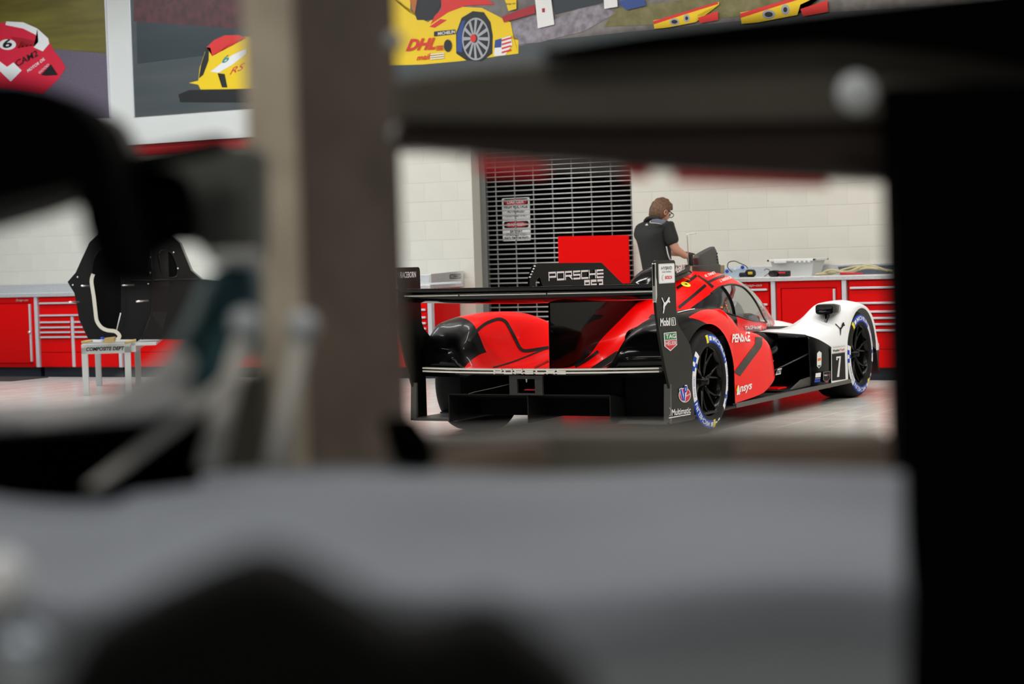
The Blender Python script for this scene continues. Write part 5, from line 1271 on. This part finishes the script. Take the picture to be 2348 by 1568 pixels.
# shirt
shp = [J['pel'], J['waist'], J['spine'], J['chest'], J['upper'], J['neck'] - Vector((0, 0, .02)), J['shR'], J['shR'].lerp(J['elR'], .45), J['shR'].lerp(J['elR'], .82), J['shL'], J['shL'].lerp(J['elL'], .45), J['shL'].lerp(J['elL'], .8)]
skin('polo_shirt', shp, [(0, 1), (1, 2), (2, 3), (3, 4), (4, 5), (4, 6), (6, 7), (7, 8), (4, 9), (9, 10), (10, 11)], [.150, .148, .158, .176, .155, .066, .088, .076, .070, .085, .076, .070], 0, M['shirt'], man)
skin('trousers', [J['pel'], *lr[:3], *ll[:3]], [(0, 1), (1, 2), (2, 3), (0, 4), (4, 5), (5, 6)], [.15, .10, .075, .065, .10, .075, .065], 0, M['trouser'], man)
for q in (lr[3], ll[3]): blob('shoe', [(q.x, .04, .03, .03, q.y - .2), (q.x, .05, .045, .045, q.y - .12), (q.x, .045, .045, .04, q.y), (q.x, .03, .03, .025, q.y + .07)], M['trouser'], man)
# collar, yoke, piping
cn = mp(1502, 503, -.02)
tube('collar', catmull([mp(1479, 507, .0), mp(1486, 500, -.07), mp(1498, 498.5, -.08), mp(1510, 501, -.07), mp(1517, 503, .02)], 5), .017, M['shirt'], man, 8)
def shp_poly(name, P, dy, m_):
    V = [mp(a, b_, dy - .0) for a, b_ in P]; n = len(V)
    return mesh(name, V + [v + Vector((0, .02, 0)) for v in V], [tuple(range(n)), tuple(range(n, 2 * n))[::-1]] + [(i, n + i, n + (i + 1) % n, (i + 1) % n) for i in range(n)], m_, man, bevel=.006)
shp_poly('shoulder_yoke', [(1491, 510), (1494, 503), (1506, 501.5), (1528, 506), (1521, 513.5), (1505, 510.5)], -.185, M['yoke'])
tube('piping', catmull([mp(1492, 506, -.19), mp(1491, 510.5, -.19), mp(1505, 511.5, -.19), mp(1519, 514, -.17)], 4), .004, M['piping'], man, 6)
shp_poly('back_emblem', [(1478, 516), (1483, 512), (1485, 517), (1481, 517)], -.155, M['print_white'])
tube('piping', catmull([mp(1528, 565, -.12), mp(1531, 580, -.12), mp(1535, 592, -.11), mp(1542, 602, -.06)], 4), .006, M['piping'], man, 6)
# head
hc = mp(1515, 485, .02); hf = (RGT * .80 + Vector((FWD.x, FWD.y, 0)) * .50); hf.z = 0; hf.normalize(); hs = Vector((hf.y, -hf.x, 0)); tilt = math.radians(24)
hfw = hf * math.cos(tilt) - Vector((0, 0, 1)) * math.sin(tilt); hup = Vector((0, 0, 1)) * math.cos(tilt) + hf * math.sin(tilt); hsd = hfw.cross(hup)
def hp(f, s_, u): return hc + hfw * f + hsd * s_ + hup * u
V, F = [], []; NU, NV = 20, 28
for i in range(NU + 1):
    ph = math.pi * i / NU; u = math.cos(ph); r = math.sin(ph)
    for j in range(NV):
        th = 2 * math.pi * j / NV; f_, s_ = math.cos(th) * r, math.sin(th) * r
        a = .098 * (1 - .10 * max(0, -u)); jaw = 1 - .28 * max(0, -u - .1)
        x = f_ * a + (.018 * max(0, -u) if f_ > 0 else .02 * min(0, u)); y = s_ * .076 * jaw; z = u * .122
        if f_ > .8 and abs(s_) < .3 and -.35 < u < .05: x += .022 * (1 - abs(s_) / .3) * (1 - abs(u + .15) / .2)
        if f_ > .7 and .0 < u < .2 and abs(s_) > .15: x -= .006
        V.append(hp(x, y, z))
for i in range(NU):
    for j in range(NV): F.append((i * NV + j, (i + 1) * NV + j, (i + 1) * NV + (j + 1) % NV, i * NV + (j + 1) % NV))
hd = mesh('head', V, F, M['skin'], man, smooth=True)
V, F = [], []
for i in range(15):
    for j in range(NV):
        th = 2 * math.pi * j / NV; c = math.cos(th); lim = math.radians(128 if c < .1 else (128 - 62 * min(1, (c - .1) / .5)))
        ph = lim * i / 14; u = math.cos(ph); r = math.sin(ph); wv = 1.02 + .035 * math.sin(9 * th + 5 * ph) + .035 * math.sin(17 * th + 9 * ph) + (.07 * math.sin(ph * 1.6) if c > .3 else 0)
        k = 1.0 if i < 14 else .93
        V.append(hp((c * r * .108 - .006) * wv * k + (.012 if c > .6 and i > 8 else 0), math.sin(th) * r * .086 * wv * k, u * .130 * wv))
for i in range(14):
    for j in range(NV): F.append((i * NV + j, (i + 1) * NV + j, (i + 1) * NV + (j + 1) % NV, i * NV + (j + 1) % NV))
mesh('hair', V, F, M['hair'], hd, smooth=True)
for sg in (1, -1):
    blobv = [hp(.0 + .015 * math.cos(t), sg * (.080 + .005 * math.sin(t * .5)), -.01 + .024 * math.sin(t)) for t in np.linspace(0, 6.28, 12)]
    tube('ear', blobv, .006, M['skin'], hd, 6); mesh('ear_cup', [hp(.0, sg * .080, -.01)] + blobv, [(0, i + 1, i + 2) for i in range(11)], M['skin'], hd, smooth=True)
for sg in (1, -1):
    tube('glasses_arm', [hp(.0, sg * .084, .02), hp(.09, sg * .076, .012)], .0045, M['matte'], hd, 6)
    tube('glasses_rim', [hp(.104 + .004 * math.cos(t), sg * (.038 + .03 * math.cos(t)), .002 + .021 * math.sin(t)) for t in np.linspace(0, 6.28, 14)], .0035, M['matte'], hd, 6)
tube('glasses_bridge', [hp(.112, .01, .006), hp(.112, -.01, .006)], .0035, M['matte'], hd, 6)
for sg in (1, -1): mesh('eye', [hp(.088 + .004 * math.cos(t) * 0, sg * .034 + .012 * math.cos(t), .004 + .006 * math.sin(t)) for t in np.linspace(0, 5.7, 10)], [tuple(range(10))], M['print_black'], hd)
tube('mouth', [hp(.088, .022, -.068), hp(.098, 0, -.066), hp(.088, -.022, -.068)], .005, mat('lips', (.45, .16, .13), .5), hd, 6)
# gloved hands: palm and five fingers each
def hand(name, wr, fw_, up_, curl):
    fw_ = Vector(fw_).normalized(); up_ = Vector(up_).normalized(); sd = fw_.cross(up_).normalized()
    P = [wr - fw_ * .05, wr, wr + fw_ * .05, wr + fw_ * .085]; E_ = [(0, 1), (1, 2), (2, 3)]; Rr = [.035, (.03, .024), (.042, .022), (.042, .02)]
    for k, (o_, ln) in enumerate(((-.036, .062), (-.012, .078), (.012, .074), (.034, .058))):
        base = wr + fw_ * .085 + sd * o_; n = len(P); d1 = (fw_ * math.cos(curl) - up_ * math.sin(curl)); d2 = (fw_ * math.cos(curl * 2.2) - up_ * math.sin(curl * 2.2))
        P += [base, base + d1 * ln * .55, base + d1 * ln * .55 + d2 * ln * .5]; E_ += [(3, n), (n, n + 1), (n + 1, n + 2)]; Rr += [.011, .010, .008]
    n = len(P); b0 = wr + fw_ * .03 - sd * .04; P += [b0, b0 + fw_ * .03 - sd * .022 - up_ * .01, b0 + fw_ * .06 - sd * .026 - up_ * .02]; E_ += [(2, n), (n, n + 1), (n + 1, n + 2)]; Rr += [.015, .012, .010]
    return skin(name, P, E_, Rr, 1, M['glove'], man, 1)
hand('glove', J['wrR'] + Vector((0.01, .02, -.01)), Vector((.10, .25, -1)), Vector((.9, -.3, .2)), .5)
hand('glove', J['wrL'], RGT + Vector((0, 0, -.15)), Vector((0, 0, 1)), .35)
# work piece on a stand in front of the mechanic
M['board'] = mat('tan_board', (.33, .25, .15), .7, noise=.15, nscale=20)
ws = empty('work_stand', (-1.2, 4.75, 0), 'tan board on a low stand under the mechanic\'s gloved hands', 'stand')
V0 = mp(1552, 606, .05)
box('board', V0.x + .03, V0.x + .42, 4.70, 4.96, V0.z - .10, V0.z - .02, M['board'], ws, .006)
for a, y in ((.05, 4.71), (.36, 4.71), (.05, 4.91), (.36, 4.91)): box('leg', V0.x + a, V0.x + a + .04, y, y + .04, 0, V0.z - .10, M['rail'], ws)
# ================================================================ NEAR, OUT-OF-FOCUS THINGS BY THE CAMERA
def fgp(name, poly, t, th, m_, parent=None, bevel=.004, tf=None, smooth=False):
    """solid outline standing at distance t from the lens, with its own thickness th"""
    pts = [at(a, b_, tf(a, b_) if tf else t) for a, b_ in poly]; dv = Vector((FWD.x, FWD.y, 0)).normalized() * th; n = len(pts)
    V = pts + [p + dv for p in pts]
    F = [tuple(range(n)), tuple(range(n, 2 * n))[::-1]] + [(i, n + i, n + (i + 1) % n, (i + 1) % n) for i in range(n)]
    o = mesh(name, V, F, m_, parent, bevel=bevel, smooth=smooth)
    return o
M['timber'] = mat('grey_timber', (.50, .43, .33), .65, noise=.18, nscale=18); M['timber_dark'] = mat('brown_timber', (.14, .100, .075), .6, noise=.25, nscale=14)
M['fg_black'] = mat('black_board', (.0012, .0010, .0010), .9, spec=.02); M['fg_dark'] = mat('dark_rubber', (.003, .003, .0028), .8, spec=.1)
M['fg_grey'] = mat('grey_padded_cloth', (.235, .258, .30), .75, noise=.08, nscale=5); M['fg_olive'] = mat('olive_grey', (.13, .135, .12), .7, spec=.15); M['fg_edge'] = mat('dark_edge', (.022, .022, .020), .7, spec=.1); M['teal'] = mat('teal_sleeve', (.028, .095, .115), .6)
M['pale'] = mat('pale_stick', (.62, .60, .54), .6); M['midgrey'] = mat('mid_grey_arm', (.46, .46, .45), .6)
# rack: post, beam, rail, black side board
rk = empty('timber_rack', at(690, 1200, 1.7) * 1.0, 'grey-brown timber rack with a tall post and tapered beam close to the lens', 'rack'); rk.location.z = 0; ORG[rk.name] = rk.location.copy()
c0 = at(690, 520, 1.65); w1, w2 = .0535, .162
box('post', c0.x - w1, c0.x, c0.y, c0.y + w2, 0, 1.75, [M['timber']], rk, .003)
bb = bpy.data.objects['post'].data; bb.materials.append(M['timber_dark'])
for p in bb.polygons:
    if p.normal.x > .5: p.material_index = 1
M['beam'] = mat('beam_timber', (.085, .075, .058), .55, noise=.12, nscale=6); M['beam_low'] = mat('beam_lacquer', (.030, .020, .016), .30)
ba = [(905, 180), (975, 167), (1411, 124), (2420, 60), (2420, 268), (1411, 285), (975, 280), (905, 280)]
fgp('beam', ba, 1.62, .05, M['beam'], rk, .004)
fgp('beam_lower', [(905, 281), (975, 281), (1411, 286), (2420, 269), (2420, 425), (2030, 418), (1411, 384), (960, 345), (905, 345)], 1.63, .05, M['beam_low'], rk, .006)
fgp('beam_cap', [(1240, 112), (1500, 70), (1900, 22), (2450, -40), (2450, 160), (2200, 120), (1900, 92), (1500, 108), (1260, 122)], 1.60, .06, M['fg_black'], rk, .004)
M['rail_wood'] = mat('rail_timber', (.11, .10, .078), .6, noise=.15, nscale=10)
fgp('lower_rail', [(880, 1012), (1000, 1003), (1300, 990), (1700, 990), (2045, 996), (2045, 1150), (880, 1150)], 1.55, .05, M['rail_wood'], rk, .004)
fgp('rail_dark_piece', [(1010, 1035), (1230, 1005), (1268, 1040), (1250, 1110), (1000, 1110)], 1.52, .02, M['timber_dark'], rk, .004)  # darker pieces laid over the rail
fgp('rail_dark_piece', [(1690, 1012), (2045, 1005), (2045, 1150), (1690, 1100)], 1.52, .02, M['timber_dark'], rk, .004)
M['bright'] = mat('head_glint', (.62, .66, .68), .4)  # pale colour stands for the blurred glints on bolt heads
for px, py in ((915, 305), (905, 95)): lathe('bolt_head', [(0, .006), (.007, .0055), (.0085, 0)], frame(at(px, py, 1.66), RGT, UPV), M['midgrey'], rk, 16)
lathe('bolt_head', [(0, .008), (.012, .007), (.016, 0)], frame(at(1965, 213, 1.585), RGT, UPV), M['bright'], rk, 16)
fgp('black_side_board', [(2038, 196), (2460, 185), (2520, 1700), (2075, 1700)], 1.58, .04, M['fg_black'], rk, .002)
# bolts with long stems leaning before the post
for i, ((hx, hy), (bx, by)) in enumerate((((560, 742), (478, 1075)), ((693, 747), (632, 1075)))):
    e = empty('long_bolt', at(bx, by, 1.36), ('pale long bolt with a shiny round head on the light face of the post', 'pale long bolt with a shiny round head at the edge of the post')[i], 'bolt')
    tube('stem', [at(hx, hy + 18, 1.41), at((hx + bx) / 2, (hy + by) / 2, 1.40), at(bx, by, 1.39)], [.0055, .0075, .009], M['pale'], e, 12)
    V, F = lathevf([(0, .0105), (.005, .0095), (.0095, .005), (.0110, 0), (.008, -.006), (0, -.008)], frame(at(hx, hy, 1.408), RGT, UPV), 20); mesh('round_head', V, F, M['bright'], e, smooth=True)
# black guard and grey housing, upper left
gd = empty('machine_guard', at(120, 420, 1.35), 'large blurred black curved guard at the left edge', 'guard')
fgp('guard_shell', [(-80, 178), (40, 184), (110, 198), (170, 228), (215, 275), (245, 340), (258, 430), (300, 600), (318, 660), (240, 650), (214, 606), (192, 540), (172, 448), (60, 482), (-80, 516)], 1.32, .10, M['fg_black'], gd, .006)
fgp('guard_edge', [(-80, 488), (60, 455), (172, 430), (176, 450), (60, 490), (-80, 530)], 1.31, .08, M['fg_edge'], gd, .004)
hs_ = empty('grey_housing', at(420, 480, 1.5), 'blurred dark olive-grey machine housing behind the black guard', 'housing')
fgp('housing_body', [(196, 235), (240, 268), (290, 352), (380, 345), (540, 328), (586, 332), (586, 606), (480, 606), (455, 560), (380, 552), (300, 570), (230, 540)], 1.48, .09, M['fg_olive'], hs_, .008)
fgp('housing_arm', [(285, 350), (400, 330), (500, 308), (520, 322), (500, 345), (380, 372), (300, 378)], 1.42, .04, M['fg_dark'], hs_, .006)
fgp('housing_core', [(200, 330), (262, 345), (300, 372), (400, 385), (432, 420), (446, 520), (448, 562), (400, 560), (350, 590), (310, 640), (230, 620)], 1.44, .03, M['fg_black'], hs_, .01)
fgp('collar', [(474, 578), (586, 574), (586, 606), (474, 608)], 1.40, .05, M['midgrey'], hs_, .006)  # pale strip standing for a highlight across the housing
# teal sleeve
ts = empty('teal_sleeve', at(480, 740, 1.45), 'dark teal sleeve narrowing down to the left of the post', 'sleeve')
fgp('sleeve', [(486, 606), (586, 604), (586, 812), (545, 850), (470, 900), (380, 960), (325, 930), (352, 872), (404, 800), (450, 690)], 1.44, .06, M['teal'], ts, .012)
fgp('sleeve_trim', [(462, 640), (488, 640), (452, 735), (400, 822), (350, 890), (318, 905), (380, 810), (430, 720)], 1.42, .02, mat('pale_teal', (.22, .30, .30), .6), ts, .004)
# grey arm lying left
ga = empty('machine_lever', at(180, 940, 1.35), 'pale grey lever reaching in from the left above the cloth', 'lever')
fgp('arm', [(-80, 935), (120, 930), (240, 905), (330, 852), (395, 800), (420, 840), (400, 905), (430, 935), (330, 962), (120, 975), (-80, 990)], 1.34, .06, M['midgrey'], ga, .012)
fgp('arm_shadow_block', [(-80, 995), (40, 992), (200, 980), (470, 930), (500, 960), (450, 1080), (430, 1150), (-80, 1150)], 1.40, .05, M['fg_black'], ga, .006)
tag(fgp('pale_stick', [(528, 852), (556, 872), (232, 1118), (190, 1118)], 1.36, .012, M['pale'], None, .003), 'pale wooden stick lying at a slant across the lower left', 'stick')
fgp('base_block', [(-80, 1070), (300, 1010), (420, 935), (520, 868), (610, 850), (610, 1190), (-80, 1190)], 1.60, .05, mat('brown_base', (.075, .068, .05), .7), rk, .006)
M['red_strip'] = mat('red_tape', (.75, .01, .015), .4)  # plain red for the strips along the lower edge of the beam
fgp('red_edge_strip', [(1090, 366), (1250, 378), (1255, 402), (1095, 396)], 1.635, .01, M['red_strip'], rk, .001)  # red strips added along the lower edge of the beam
fgp('red_edge_strip', [(1425, 388), (1490, 391), (1490, 410), (1440, 408)], 1.635, .01, M['red_strip'], rk, .001)
fgp('red_edge_strip', [(1546, 396), (1900, 414), (1900, 430), (1546, 418)], 1.635, .01, M['red_strip'], rk, .001)
fgp('beam_glint', [(1056, 352), (1072, 352), (1072, 376), (1056, 374)], 1.63, .01, M['print_white'], rk, .001)  # white chip standing for a glint under the beam
# padded grey cloth along the bottom
V, F = [], []; NX, NY = 70, 40
for j in range(NY + 1):
    v = j / NY; t = 1.46 - .50 * min(1, v / .40) ** .8 + .40 * max(0, v - .45) ** 1.5
    for i in range(NX + 1):
        u = i / NX; px = lerp(-260, 2072, u)
        edge = 1088 + 14 * math.sin(px * .006 + .5) + (18 if px < 300 else 0)
        py = lerp(edge, 1900, v ** 1.15) + 10 * math.sin(px * .004 + v * 9) * (1 - v) + 26 * math.sin(v * 21 + px * .0013) * math.exp(-v * 3) * (1 if v > .02 else 0) - 26 * math.exp(-((v - .075) / .03) ** 2)
        tt = t + .03 * math.sin(v * 26 + px * .0016) * math.exp(-v * 5) + .02 * math.sin(px * .005 + v * 6) * math.exp(-v * 2)
        V.append(at(px, py, tt))
for j in range(NY):
    for i in range(NX): F.append((j * (NX + 1) + i, j * (NX + 1) + i + 1, (j + 1) * (NX + 1) + i + 1, (j + 1) * (NX + 1) + i))
tag(mesh('padded_cloth', V, F, M['fg_grey'], smooth=True, solid=.003), 'blurred grey padded cloth filling the bottom of the picture', 'cloth')
# black humps nearest to the lens
bl = empty('black_cover', at(600, 1560, .6), 'blurred black humped cover at the bottom left', 'cover')
fgp('hump', [(60, 1800), (110, 1570), (170, 1465), (290, 1398), (420, 1335), (540, 1290), (620, 1296), (700, 1334), (800, 1398), (900, 1455), (985, 1465), (1060, 1425), (1120, 1418), (1190, 1452), (1280, 1525), (1360, 1600), (1420, 1800)], .60, .05, M['fg_dark'], bl, .01)
tag(fgp('rubber_ball', [(870, 960), (950, 955), (990, 1010), (1000, 1060), (970, 1100), (920, 1090), (890, 1040)], 1.46, .02, M['fg_black'], None, .005), 'small black rubber ball at the foot of the post', 'ball')
def knob(px, py, t, r, m_, label):
    V, F = lathevf([(0, r * .8), (r * .6, r * .7), (r, r * .2), (r, -r), (0, -r)], frame(at(px, py, t), RGT, UPV), 24); tag(mesh('glint_disc', V, F, m_, smooth=True), label, 'cap')  # pale discs stand in for blurred specular glints
knob(-4, 1330, .95, .0125, mat('white_glint', (.85, .87, .9), .3), 'white disc standing for a blurred glint at the bottom left edge')
knob(55, 1500, .90, .012, mat('grey_glint', (.35, .40, .45), .3, metal=.6), 'grey-blue disc standing for a blurred glint below the white one')
